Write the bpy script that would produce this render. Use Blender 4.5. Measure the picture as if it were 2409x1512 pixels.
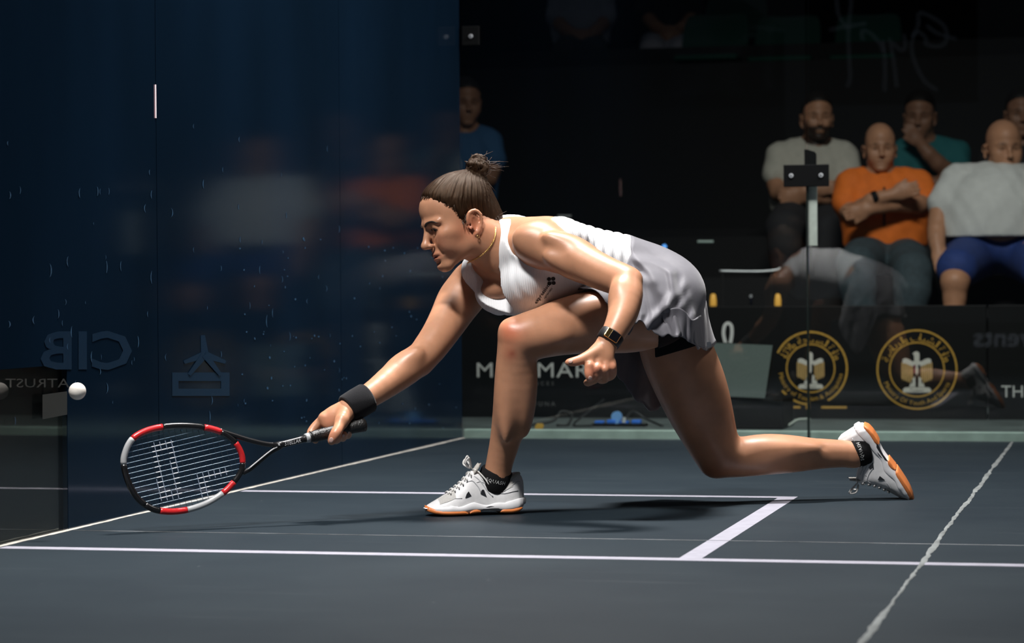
import bpy, bmesh, math, random
import numpy as np
from mathutils import Vector, Matrix

random.seed(7)
rng = np.random.default_rng(7)
scene = bpy.context.scene
COL = scene.collection
for o in list(bpy.data.objects):
    bpy.data.objects.remove(o)

# ------------------------------------------------------------------ camera
# Court frame: x = 0 is the blue side wall, y = 0 the middle of the short line,
# y = 4.285 the glass back wall, z = 0 the floor.  Units are metres.
IMG_W, IMG_H = 2409, 1512
FPX = 6041.6
CAM = np.array([2.5568, -5.4789, 0.5918])
YAW, PITCH, ROLL = -0.2365, 0.0134, -0.0076
_c, _s = math.cos(YAW), math.sin(YAW)
FWD = np.array([_s * math.cos(PITCH), _c * math.cos(PITCH), -math.sin(PITCH)])
_r0 = np.array([_c, -_s, 0.0])
_u0 = np.cross(_r0, FWD)
RGT = math.cos(ROLL) * _r0 + math.sin(ROLL) * _u0
UPV = -math.sin(ROLL) * _r0 + math.cos(ROLL) * _u0

cam_data = bpy.data.cameras.new('camera')
cam = bpy.data.objects.new('camera', cam_data)
COL.objects.link(cam)
cam_data.sensor_fit = 'HORIZONTAL'
cam_data.sensor_width = 36.0
cam_data.lens = 36.0 * FPX / IMG_W
M = Matrix.Identity(4)
for i in range(3):
    M[i][0], M[i][1], M[i][2], M[i][3] = RGT[i], UPV[i], -FWD[i], CAM[i]
cam.matrix_world = M
cam_data.clip_start = 0.05
cam_data.clip_end = 200
cam_data.dof.use_dof = True
cam_data.dof.focus_distance = 6.68
cam_data.dof.aperture_fstop = 4.5
scene.camera = cam

# ------------------------------------------------------------------ light
scene.view_settings.view_transform = 'Standard'
scene.view_settings.look = 'None'
scene.view_settings.gamma = 1.0
scene.view_settings.use_curve_mapping = False
scene.view_settings.exposure = 0.0

world = bpy.data.worlds.new('dark_hall')
scene.world = world
world.use_nodes = True
world.node_tree.nodes['Background'].inputs[0].default_value = (0.55, 0.65, 0.8, 1)
world.node_tree.nodes['Background'].inputs[1].default_value = 0.020


def court_light(loc, target, size, power, color=(1, 0.975, 0.95), spread=180):
    ld = bpy.data.lights.new('court_light', 'AREA')
    ld.shape = 'RECTANGLE'
    ld.size, ld.size_y = size
    ld.energy = power
    ld.color = color
    ld.spread = math.radians(spread)
    o = bpy.data.objects.new('court_light', ld)
    COL.objects.link(o)
    o.location = loc
    d = Vector(target) - Vector(loc)
    o.rotation_euler = d.to_track_quat('-Z', 'Y').to_euler()
    return o


# lighting rig over the court: two rows of panels hung above the glass box
court_light((1.0, 2.0, 5.4), (1.05, 1.3, 0), (0.9, 0.5), 128, spread=84)
court_light((0.3, -2.2, 5.4), (0.75, 0.0, 0.2), (1.2, 0.5), 70, spread=62)
court_light((4.8, 3.0, 5.0), (0.0, 3.3, 1.1), (1.0, 0.6), 30, spread=60)
# spill over the front rows behind the back wall
court_light((1.7, 2.6, 4.4), (1.5, 6.7, 0.5), (1.6, 0.5), 24, spread=64)


def at(px, py, D):
    """Point seen at photograph pixel (px, py) at D metres along the camera axis."""
    return CAM + D * (FWD + (px - IMG_W / 2) / FPX * RGT - (py - IMG_H / 2) / FPX * UPV)


def on_plane(px, py, axis, v):
    d = FWD + (px - IMG_W / 2) / FPX * RGT - (py - IMG_H / 2) / FPX * UPV
    t = (v - CAM[axis]) / d[axis]
    return CAM + t * d


def pxm(px, D):
    """Pixels to metres at depth D."""
    return px * D / FPX


def cdir(r, d, u):
    """Direction from (right, depth, up) components."""
    v = r * RGT + d * FWD + u * UPV
    return v / np.linalg.norm(v)


def nrm(v):
    v = np.asarray(v, float)
    return v / (np.linalg.norm(v) + 1e-12)
# ------------------------------------------------------------------ objects
def link(o, parent=None, label=None, cat=None, group=None, kind=None):
    COL.objects.link(o)
    if parent is not None:
        o.parent = parent
        o.matrix_parent_inverse = parent.matrix_basis.inverted()
    if label:
        o['label'] = label
    if cat:
        o['category'] = cat
    if group:
        o['group'] = group
    if kind:
        o['kind'] = kind
    return o


def thing(name, loc, label, cat, group=None, kind=None):
    o = bpy.data.objects.new(name, None)
    o.location = loc
    o.empty_display_size = 0.1
    return link(o, None, label, cat, group, kind)


def mesh_obj(name, verts, faces, mat, parent=None, smooth=True, **kw):
    me = bpy.data.meshes.new(name)
    me.from_pydata([tuple(map(float, v)) for v in verts], [], [tuple(map(int, f)) for f in faces])
    me.update()
    if smooth:
        me.polygons.foreach_set('use_smooth', [True] * len(me.polygons))
    if mat is not None:
        me.materials.append(mat)
    o = bpy.data.objects.new(name, me)
    return link(o, parent, **kw)


def fast_mesh(name, V, Q, mat, parent=None, tint=None, **kw):
    """Quad mesh from numpy arrays."""
    me = bpy.data.meshes.new(name)
    me.vertices.add(len(V))
    me.vertices.foreach_set('co', np.asarray(V, np.float32).ravel())
    me.loops.add(len(Q) * 4)
    me.loops.foreach_set('vertex_index', np.asarray(Q, np.int32).ravel())
    me.polygons.add(len(Q))
    me.polygons.foreach_set('loop_start', np.arange(0, len(Q) * 4, 4, dtype=np.int32))
    me.polygons.foreach_set('loop_total', np.full(len(Q), 4, np.int32))
    me.polygons.foreach_set('use_smooth', np.ones(len(Q), bool))
    me.update(calc_edges=True)
    me.validate()
    if tint is not None:
        a = me.color_attributes.new('tint', 'FLOAT_COLOR', 'POINT')
        c = np.ones((len(V), 4), np.float32)
        c[:, :3] = tint
        a.data.foreach_set('color', c.ravel())
    if mat is not None:
        me.materials.append(mat)
    o = bpy.data.objects.new(name, me)
    return link(o, parent, **kw)


class MB:
    """Collects simple shapes into one mesh."""
    def __init__(self):
        self.v, self.f = [], []

    def add(self, v, f):
        n = len(self.v)
        self.v += [tuple(map(float, p)) for p in v]
        self.f += [tuple(i + n for i in q) for q in f]
        return self

    def box(self, lo, hi, M=None):
        x0, y0, z0 = lo
        x1, y1, z1 = hi
        v = [(x0, y0, z0), (x1, y0, z0), (x1, y1, z0), (x0, y1, z0), (x0, y0, z1), (x1, y0, z1), (x1, y1, z1), (x0, y1, z1)]
        if M is not None:
            v = [tuple(M @ Vector(p)) for p in v]
        return self.add(v, [(0, 3, 2, 1), (4, 5, 6, 7), (0, 1, 5, 4), (1, 2, 6, 5), (2, 3, 7, 6), (3, 0, 4, 7)])

    def tube(self, pts, r, n=8, closed=False, caps=True):
        pts = [np.asarray(p, float) for p in pts]
        rr = r if hasattr(r, '__len__') else [r] * len(pts)
        m = len(pts)
        rings = []
        up = None
        for i in range(m):
            if closed:
                t = nrm(pts[(i + 1) % m] - pts[i - 1])
            else:
                t = nrm(pts[min(i + 1, m - 1)] - pts[max(i - 1, 0)])
            if up is None:
                up = np.array([0, 0, 1.0]) if abs(t[2]) < 0.9 else np.array([1.0, 0, 0])
            a = nrm(up - t * np.dot(up, t))
            b = np.cross(t, a)
            up = a
            rings.append([pts[i] + rr[i] * (math.cos(2 * math.pi * k / n) * a + math.sin(2 * math.pi * k / n) * b) for k in range(n)])
        v = [p for ring in rings for p in ring]
        f = []
        for i in range(m if closed else m - 1):
            j = (i + 1) % m
            for k in range(n):
                f.append((i * n + k, i * n + (k + 1) % n, j * n + (k + 1) % n, j * n + k))
        if caps and not closed:
            f.append(tuple(range(n - 1, -1, -1)))
            f.append(tuple((m - 1) * n + k for k in range(n)))
        return self.add(v, f)

    def loft(self, rings, closed_ring=True, cap=True):
        n = len(rings[0])
        v = [p for r in rings for p in r]
        f = []
        for i in range(len(rings) - 1):
            for k in range(n if closed_ring else n - 1):
                k2 = (k + 1) % n
                f.append((i * n + k, i * n + k2, (i + 1) * n + k2, (i + 1) * n + k))
        if cap and closed_ring:
            f.append(tuple(range(n - 1, -1, -1)))
            f.append(tuple((len(rings) - 1) * n + k for k in range(n)))
        return self.add(v, f)

    def prism(self, poly, O, ax, ay, depth):
        """Closed polygon (2-D) extruded: O + x*ax + y*ay, thickness along ax x ay."""
        O, ax, ay = (np.asarray(a, float) for a in (O, ax, ay))
        nz = nrm(np.cross(ax, ay)) * depth
        n = len(poly)
        lo = [O + x * ax + y * ay for x, y in poly]
        hi = [p + nz for p in lo]
        f = [tuple(range(n - 1, -1, -1)), tuple(range(n, 2 * n))]
        f += [(k, (k + 1) % n, n + (k + 1) % n, n + k) for k in range(n)]
        return self.add(lo + hi, f)

    def sphere(self, c, r, nu=16, nv=10, scale=(1, 1, 1)):
        v, f = [], []
        for j in range(1, nv):
            th = math.pi * j / nv
            for i in range(nu):
                ph = 2 * math.pi * i / nu
                v.append((c[0] + r * scale[0] * math.sin(th) * math.cos(ph), c[1] + r * scale[1] * math.sin(th) * math.sin(ph), c[2] + r * scale[2] * math.cos(th)))
        top, bot = len(v), len(v) + 1
        v += [(c[0], c[1], c[2] + r * scale[2]), (c[0], c[1], c[2] - r * scale[2])]
        for j in range(nv - 2):
            for i in range(nu):
                i2 = (i + 1) % nu
                f.append((j * nu + i, (j + 1) * nu + i, (j + 1) * nu + i2, j * nu + i2))
        for i in range(nu):
            f.append((top, i, (i + 1) % nu))
            f.append((bot, (nv - 2) * nu + (i + 1) % nu, (nv - 2) * nu + i))
        return self.add(v, f)

    def build(self, name, mat, parent=None, smooth=False, bevel=0, subsurf=0, auto=None, **kw):
        o = mesh_obj(name, self.v, self.f, mat, parent, smooth, **kw)
        if bevel:
            b = o.modifiers.new('bevel', 'BEVEL')
            b.width = bevel
            b.segments = 2
            b.limit_method = 'ANGLE'
            b.angle_limit = math.radians(40)
        if subsurf:
            s = o.modifiers.new('subsurf', 'SUBSURF')
            s.levels = s.render_levels = subsurf
        return o


def catmull(pts, n=8, closed=False):
    P = [np.asarray(p, float) for p in pts]
    m = len(P)
    out = []
    segs = m if closed else m - 1
    for i in range(segs):
        if closed:
            p0, p1, p2, p3 = P[i - 1], P[i], P[(i + 1) % m], P[(i + 2) % m]
        else:
            p1, p2 = P[i], P[i + 1]
            p0 = P[i - 1] if i > 0 else 2 * p1 - p2
            p3 = P[i + 2] if i + 2 < m else 2 * p2 - p1
        for j in range(n):
            t = j / n
            out.append(0.5 * (2 * p1 + (p2 - p0) * t + (2 * p0 - 5 * p1 + 4 * p2 - p3) * t * t + (3 * p1 - p0 - 3 * p2 + p3) * t ** 3))
    if not closed:
        out.append(P[-1])
    return out


# ------------------------------------------------------------------ materials
class Mat:
    def __init__(self, name):
        self.m = bpy.data.materials.new(name)
        self.m.use_nodes = True
        self.nt = self.m.node_tree
        self.b = self.nt.nodes['Principled BSDF']
        self.out = self.nt.nodes['Material Output']

    def n(self, t, **kw):
        nd = self.nt.nodes.new(t)
        for k, v in kw.items():
            setattr(nd, k, v)
        return nd

    def l(self, a, b):
        self.nt.links.new(a, b)


def pmat(name, color, rough=0.5, spec=0.5, metal=0.0, noise=0.0, nscale=40, bump=0.0, bscale=300, emit=None, estr=0, coat=0, sss=0, sheen=0):
    m = Mat(name)
    b = m.b
    b.inputs['Base Color'].default_value = (*color, 1)
    b.inputs['Roughness'].default_value = rough
    b.inputs['Specular IOR Level'].default_value = spec
    b.inputs['Metallic'].default_value = metal
    b.inputs['Coat Weight'].default_value = coat
    b.inputs['Sheen Weight'].default_value = sheen
    if sss:
        b.inputs['Subsurface Weight'].default_value = sss
        b.inputs['Subsurface Radius'].default_value = (0.012, 0.004, 0.002)
    if emit:
        b.inputs['Emission Color'].default_value = (*emit, 1)
        b.inputs['Emission Strength'].default_value = estr
    tc = m.n('ShaderNodeTexCoord')
    if noise:
        nz = m.n('ShaderNodeTexNoise')
        nz.inputs['Scale'].default_value = nscale
        nz.inputs['Detail'].default_value = 4
        m.l(tc.outputs['Object'], nz.inputs['Vector'])
        mp = m.n('ShaderNodeMapRange')
        mp.inputs['From Min'].default_value = 0.3
        mp.inputs['From Max'].default_value = 0.7
        mp.inputs['To Min'].default_value = 1 - noise
        mp.inputs['To Max'].default_value = 1 + noise
        m.l(nz.outputs['Fac'], mp.inputs['Value'])
        mx = m.n('ShaderNodeVectorMath', operation='SCALE')
        mx.inputs[0].default_value = color
        m.l(mp.outputs[0], mx.inputs['Scale'])
        m.l(mx.outputs[0], b.inputs['Base Color'])
    if bump:
        nz2 = m.n('ShaderNodeTexNoise')
        nz2.inputs['Scale'].default_value = bscale
        nz2.inputs['Detail'].default_value = 3
        m.l(tc.outputs['Object'], nz2.inputs['Vector'])
        bp = m.n('ShaderNodeBump')
        bp.inputs['Strength'].default_value = bump
        bp.inputs['Distance'].default_value = 0.002
        m.l(nz2.outputs['Fac'], bp.inputs['Height'])
        m.l(bp.outputs[0], b.inputs['Normal'])
    return m.m


# ------------------------------------------------------------------ implicit surfaces for bodies
class Field:
    """Signed distance grid built from smooth unions of simple volumes, meshed with surface nets."""
    def __init__(self, lo, hi, h):
        self.lo = np.asarray(lo, float)
        self.h = h
        self.n = np.ceil((np.asarray(hi) - self.lo) / h).astype(int) + 1
        self.d = np.full(self.n, 0.2, np.float32)
        self.ax = [(self.lo[i] + h * np.arange(self.n[i])).astype(np.float32) for i in range(3)]

    def copy(self):
        o = Field.__new__(Field)
        o.lo, o.h, o.n, o.ax = self.lo, self.h, self.n, self.ax
        o.d = self.d.copy()
        return o

    def _sl(self, lo, hi):
        a = np.clip(np.floor((np.asarray(lo) - self.lo) / self.h).astype(int), 0, self.n)
        b = np.clip(np.ceil((np.asarray(hi) - self.lo) / self.h).astype(int) + 1, 0, self.n)
        return tuple(slice(int(i), int(j)) for i, j in zip(a, b))

    def _grid(self, sl):
        return (self.ax[0][sl[0]][:, None, None], self.ax[1][sl[1]][None, :, None], self.ax[2][sl[2]][None, None, :])

    def put(self, sl, v, k, op):
        a = self.d[sl]
        if a.size == 0:
            return
        if op == 'sub':
            v = -v
        if op == 'u':
            if k <= 0:
                np.minimum(a, v, out=a)
            else:
                hh = np.clip(0.5 + 0.5 * (v - a) / k, 0, 1)
                self.d[sl] = v + (a - v) * hh - k * hh * (1 - hh)
        else:
            if k <= 0:
                np.maximum(a, v, out=a)
            else:
                hh = np.clip(0.5 - 0.5 * (v - a) / k, 0, 1)
                self.d[sl] = v + (a - v) * hh + k * hh * (1 - hh)

    def cone(self, a, b, ra, rb, k=0.02, s=None, q=1.0, op='u'):
        a, b = np.asarray(a, np.float32), np.asarray(b, np.float32)
        R = max(ra, rb) * max(q, 1) + k + 4 * self.h
        sl = self._sl(np.minimum(a, b) - R, np.maximum(a, b) + R)
        X, Y, Z = self._grid(sl)
        ba = b - a
        L2 = float(ba @ ba) + 1e-12
        px, py, pz = X - a[0], Y - a[1], Z - a[2]
        t = np.clip((px * ba[0] + py * ba[1] + pz * ba[2]) / L2, 0, 1)
        vx, vy, vz = px - t * ba[0], py - t * ba[1], pz - t * ba[2]
        if s is not None and q != 1.0:
            s = nrm(s).astype(np.float32)
            w = (vx * s[0] + vy * s[1] + vz * s[2]) * (1.0 / q - 1)
            vx, vy, vz = vx + w * s[0], vy + w * s[1], vz + w * s[2]
        d = np.sqrt(vx * vx + vy * vy + vz * vz) - (ra + t * (rb - ra))
        self.put(sl, (d * min(1.0, q)).astype(np.float32), k, op)

    def chain(self, pts, rad, k=0.02, sub=3, s=None, q=1.0, op='u', kin=0.004):
        """Tapered limb through points; first joint blends with k, the inner joints tightly."""
        P = [np.append(p, r) for p, r in zip(pts, rad)]
        P = catmull(P, sub) if len(P) > 2 and sub > 1 else P
        for i in range(len(P) - 1):
            self.cone(P[i][:3], P[i + 1][:3], P[i][3], P[i + 1][3], k if i == 0 else max(kin, k * 0.5), s, q, op)

    def ell(self, c, axes, radii, k=0.02, op='u'):
        c = np.asarray(c, np.float32)
        A = np.asarray([nrm(a) for a in axes], np.float32)
        r = np.asarray(radii, np.float32)
        ext = np.sqrt(((A * r[:, None]) ** 2).sum(0)) + k + 4 * self.h
        sl = self._sl(c - ext, c + ext)
        X, Y, Z = self._grid(sl)
        px, py, pz = X - c[0], Y - c[1], Z - c[2]
        u = [(px * A[i, 0] + py * A[i, 1] + pz * A[i, 2]) / r[i] for i in range(3)]
        k0 = np.sqrt(u[0] ** 2 + u[1] ** 2 + u[2] ** 2)
        k1 = np.sqrt((u[0] / r[0]) ** 2 + (u[1] / r[1]) ** 2 + (u[2] / r[2]) ** 2) + 1e-9
        self.put(sl, (k0 * (k0 - 1) / k1).astype(np.float32), k, op)

    def func(self, fn, lo, hi, k=0.0, op='u'):
        sl = self._sl(lo, hi)
        X, Y, Z = self._grid(sl)
        self.put(sl, np.asarray(fn(X, Y, Z), np.float32), k, op)

    def mesh(self, smooth=0):
        d = self.d
        s = d < 0
        n = self.n
        # active cells
        c = np.zeros(n - 1, np.uint8)
        for i in (0, 1):
            for j in (0, 1):
                for k in (0, 1):
                    c += s[i:n[0] - 1 + i, j:n[1] - 1 + j, k:n[2] - 1 + k]
        act = (c > 0) & (c < 8)
        idx = np.argwhere(act)
        ids = np.full(n - 1, -1, np.int32)
        ids[act] = np.arange(len(idx), dtype=np.int32)
        del c, act
        acc = np.zeros((len(idx), 3), np.float32)
        cnt = np.zeros(len(idx), np.float32)
        I, J, K = idx.T
        corner = {}
        for i in (0, 1):
            for j in (0, 1):
                for k in (0, 1):
                    corner[i, j, k] = d[I + i, J + j, K + k]
        for a in (0, 1):
            for b in (0, 1):
                for axis in range(3):
                    p0 = [a, b]
                    p0.insert(axis, 0)
                    p1 = list(p0)
                    p1[axis] = 1
                    v0, v1 = corner[tuple(p0)], corner[tuple(p1)]
                    m = (v0 < 0) != (v1 < 0)
                    t = v0[m] / (v0[m] - v1[m])
                    q = np.tile(np.array(p0, np.float32), (m.sum(), 1))
                    q[:, axis] = t
                    acc[m] += q
                    cnt[m] += 1
        V = (idx + acc / cnt[:, None]) * self.h + self.lo
        Q = []
        for axis in range(3):
            sa = [slice(1, n[0] - 1), slice(1, n[1] - 1), slice(1, n[2] - 1)]
            sb = list(sa)
            sa[axis] = slice(0, n[axis] - 1)
            sb[axis] = slice(1, n[axis])
            s0, s1 = s[tuple(sa)], s[tuple(sb)]
            e = np.argwhere(s0 != s1)
            flip = s0[tuple(e.T)]
            off = np.ones(3, int)
            off[axis] = 0
            e = e + off
            u, v = (axis + 1) % 3, (axis + 2) % 3
            du = np.zeros(3, int)
            dv = np.zeros(3, int)
            du[u], dv[v] = 1, 1
            g = lambda p: ids[tuple(p.T)]
            q = np.stack([g(e - du - dv), g(e - dv), g(e), g(e - du)], 1)
            q[~flip] = q[~flip][:, ::-1]
            Q.append(q)
        Q = np.concatenate(Q)
        if smooth:
            for _ in range(smooth):
                S = np.zeros_like(V)
                w = np.zeros(len(V))
                for a, b in ((0, 1), (1, 2), (2, 3), (3, 0)):
                    for x, y in ((a, b), (b, a)):
                        for ax in range(3):
                            S[:, ax] += np.bincount(Q[:, x], V[Q[:, y], ax], len(V))
                        w += np.bincount(Q[:, x], minlength=len(V))
                V = 0.5 * V + 0.5 * S / np.maximum(w, 1)[:, None]
        return V, Q

    def at(self, P):
        """Trilinear lookup."""
        g = (np.asarray(P) - self.lo) / self.h
        i = np.clip(np.floor(g).astype(int), 0, self.n - 2)
        f = g - i
        r = 0
        for a in (0, 1):
            for b in (0, 1):
                for c in (0, 1):
                    w = (f[:, 0] if a else 1 - f[:, 0]) * (f[:, 1] if b else 1 - f[:, 1]) * (f[:, 2] if c else 1 - f[:, 2])
                    r = r + w * self.d[i[:, 0] + a, i[:, 1] + b, i[:, 2] + c]
        return r
# ------------------------------------------------------------------ heads
def add_head(F, O, fx, fy, fz, sc=1.0, k=1.0, lids=0.0048, wide=1.0, ears=True, jowl=0.0):
    """Sculpts a head into field F.  O: centre between the ears, fx forward, fy left, fz up."""
    fx, fy, fz = nrm(fx), nrm(fy), nrm(fz)
    L = lambda x, y, z: O + sc * (x * fx + y * wide * fy + z * fz)
    A = (fx, fy, fz)
    E = lambda c, r, kk, op='u': F.ell(L(*c), A, [sc * v for v in r], kk * k * sc, op)
    Cn = lambda a, b, ra, rb, kk, op='u': F.cone(L(*a), L(*b), ra * sc, rb * sc, kk * k * sc, op=op)
    E((-.008, 0, .048), (.090, .071, .082), .02)
    E((.034, 0, .054), (.066, .059, .058), .02)
    E((.040, 0, -.018), (.053, .054, .060), .025)
    for s in (1, -1):
        Cn((.010, s * (.043 + jowl), -.056), (.074, s * .015, -.090), .0145, .0145, .028)
        E((.060, s * .045, -.012), (.026, .019, .016), .018)
        E((.058, s * .035, -.037), (.031, .022 + jowl, .031), .022)
        E((.025, s * .052, .02), (.04, .014, .045), .02)
    E((.083, 0, -.088), (.016, .020, .014), .016)
    E((.079, 0, -.060), (.020, .030, .024), .016)
    for s in (1, -1):
        E((.100, s * .031, .006), (.0145, .018, .011), .012, 'sub')
        Cn((.094, s * .010, .026), (.078, s * .049, .023), .010, .007, .012)
    Cn((.092, 0, .018), (.112, 0, -.022), .0085, .0095, .010)
    E((.1145, 0, -.0275), (.0125, .0125, .0100), .008)
    for s in (1, -1):
        E((.103, s * .0115, -.0325), (.0085, .0065, .0065), .005)
        E((.108, s * .0065, -.0400), (.0060, .0036, .0036), .002, 'sub')
    # eyelids and the slit between them
    for s in (1, -1):
        E((.0790, s * .031, .007), (.0140, .0150, .0125), .006)
        E((.0950, s * .0315, .0035), (.0100, .0125, lids), .002, 'sub')
        Cn((.100, s * .019, -.034), (.088, s * .030, -.060), .0016, .0012, .008, 'sub')
    # lips
    E((.0945, 0, -.0562), (.0095, .0215, .0055), .006)
    E((.0920, 0, -.0688), (.0100, .0190, .0062), .006)
    E((.1035, 0, -.0630), (.0150, .0260, .0012), .003, 'sub')
    E((.099, 0, -.0790), (.010, .016, .0045), .008, 'sub')
    if ears:
        L_ = L
        L = lambda x, y, z: L_(x, y, z - .010)
        for s in (1, -1):
            ea = (nrm(fx * .93 - s * fy * -.35), nrm(fy), nrm(fz * .97 - fx * .22))
            F.ell(L(-.010, s * .074, .000), (nrm(ea[0]), nrm(np.cross(ea[2], ea[0])), ea[2]), (sc * .017, sc * .0065, sc * .030), .004)
            F.ell(L(-.006, s * .0815, -.002), (ea[0], nrm(np.cross(ea[2], ea[0])), ea[2]), (sc * .0095, sc * .006, sc * .018), .004, 'sub')
            hel = [(.010, .072, -.006), (.010, .078, .014), (.000, .081, .029), (-.016, .083, .030), (-.026, .084, .016), (-.024, .082, -.004), (-.012, .078, -.022), (-.002, .074, -.030)]
            F.chain([L(a, s * b, c) for a, b, c in hel], [sc * r for r in (.003, .0036, .0042, .0044, .0042, .004, .0055, .0055)], .003, 2)
            F.cone(L(.011, s * .073, -.006), L(.008, s * .077, -.012), .0035 * sc, .003 * sc, .003)
    return F


def head_coords(V, O, fx, fy, fz, sc=1.0):
    P = (V - O) / sc
    return P @ nrm(fx), P @ nrm(fy), P @ nrm(fz)


def bump01(x, c, w):
    return np.exp(-((x - c) / w) ** 2)


def sstep(a, b, x):
    t = np.clip((x - a) / (b - a), 0, 1)
    return t * t * (3 - 2 * t)


def vnoise(P, s, seed=0):
    """Cheap smooth pseudo-noise on points, about -1..1."""
    r = np.random.default_rng(seed)
    o = 0
    for i in range(5):
        d = nrm(r.normal(size=3)) * s * (0.6 + 0.9 * r.random())
        o = o + np.sin(P @ d + r.random() * 6.28)
    return o / 3.0


def skin_mat(name, base, rough=0.42, spec=0.45, sss=0.12):
    m = Mat(name)
    b = m.b
    at_ = m.n('ShaderNodeVertexColor', layer_name='tint')
    tc = m.n('ShaderNodeTexCoord')
    nz = m.n('ShaderNodeTexNoise')
    nz.inputs['Scale'].default_value = 22
    nz.inputs['Detail'].default_value = 5
    m.l(tc.outputs['Object'], nz.inputs['Vector'])
    mp = m.n('ShaderNodeMapRange')
    for kx, v in (('From Min', .3), ('From Max', .7), ('To Min', .9), ('To Max', 1.08)):
        mp.inputs[kx].default_value = v
    m.l(nz.outputs['Fac'], mp.inputs['Value'])
    s1 = m.n('ShaderNodeVectorMath', operation='MULTIPLY')
    s1.inputs[1].default_value = base
    m.l(at_.outputs['Color'], s1.inputs[0])
    s2 = m.n('ShaderNodeVectorMath', operation='SCALE')
    m.l(s1.outputs[0], s2.inputs[0])
    m.l(mp.outputs[0], s2.inputs['Scale'])
    m.l(s2.outputs[0], b.inputs['Base Color'])
    b.inputs['Roughness'].default_value = rough
    b.inputs['Specular IOR Level'].default_value = spec
    b.inputs['Subsurface Weight'].default_value = sss
    b.inputs['Subsurface Radius'].default_value = (0.010, 0.004, 0.002)
    nz2 = m.n('ShaderNodeTexNoise')
    nz2.inputs['Scale'].default_value = 420
    m.l(tc.outputs['Object'], nz2.inputs['Vector'])
    bp = m.n('ShaderNodeBump')
    bp.inputs['Strength'].default_value = 0.10
    bp.inputs['Distance'].default_value = 0.001
    m.l(nz2.outputs['Fac'], bp.inputs['Height'])
    m.l(bp.outputs[0], b.inputs['Normal'])
    return m.m
# ------------------------------------------------------------------ lettering
def text_geo(s, size=1.0, extrude=0.0, align='CENTER', res=2, spacing=1.0, bold=0.0):
    cu = bpy.data.curves.new('lettering', 'FONT')
    cu.body = s
    cu.size = size
    cu.align_x = align
    cu.align_y = 'CENTER'
    cu.resolution_u = res
    cu.space_character = spacing
    cu.offset = bold
    cu.extrude = extrude
    o = bpy.data.objects.new('lettering', cu)
    COL.objects.link(o)
    dg = bpy.context.evaluated_depsgraph_get()
    dg.update()
    me = o.evaluated_get(dg).to_mesh()
    v = [tuple(p.co) for p in me.vertices]
    f = [tuple(p.vertices) for p in me.polygons]
    o.evaluated_get(dg).to_mesh_clear()
    bpy.data.objects.remove(o)
    bpy.data.curves.remove(cu)
    return v, f


def text_on(mb, s, size, O, ax, ay, lift=0.001, **kw):
    """Flat lettering: text x along ax, y along ay, from origin O, lifted along ax x ay."""
    O, ax, ay = (np.asarray(a, float) for a in (O, nrm(ax), nrm(ay)))
    n = np.cross(ax, ay)
    v, f = text_geo(s, size, **kw)
    mb.add([O + x * ax + y * ay + (z + lift) * n for x, y, z in v], f)


def text_arc(mb, s, size, O, ax, ay, radius, mid_deg, inward=False, spacing=1.0, lift=0.001, rtl=False):
    """Lettering along a circle; mid_deg measured anticlockwise from ax."""
    O, ax, ay = (np.asarray(a, float) for a in (O, nrm(ax), nrm(ay)))
    n = np.cross(ax, ay)
    glyphs, x = [], 0.0
    chars = s[::-1] if rtl else s
    for ch in chars:
        if ch == ' ':
            x += size * 0.30 * spacing
            continue
        v, f = text_geo(ch, size, align='LEFT')
        if not v:
            continue
        x0, x1 = min(p[0] for p in v), max(p[0] for p in v)
        gap = 0.0 if rtl else 0.10 * size * spacing
        glyphs.append((x, v, f, x0, x1))
        x += (x1 - x0) + gap
    tot = x
    for gx, v, f, x0, x1 in glyphs:
        P = []
        for px, py, pz in v:
            t = gx + (px - x0) - tot / 2
            if inward:
                a, r = math.radians(mid_deg) + t / radius, radius - py
                d = -1
            else:
                a, r = math.radians(mid_deg) - t / radius, radius + py
            P.append(O + r * math.cos(a) * ax + r * math.sin(a) * ay + lift * n)
        mb.add(P, f)
# ------------------------------------------------------------------ the glass court
BACK_Y = 4.285


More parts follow.
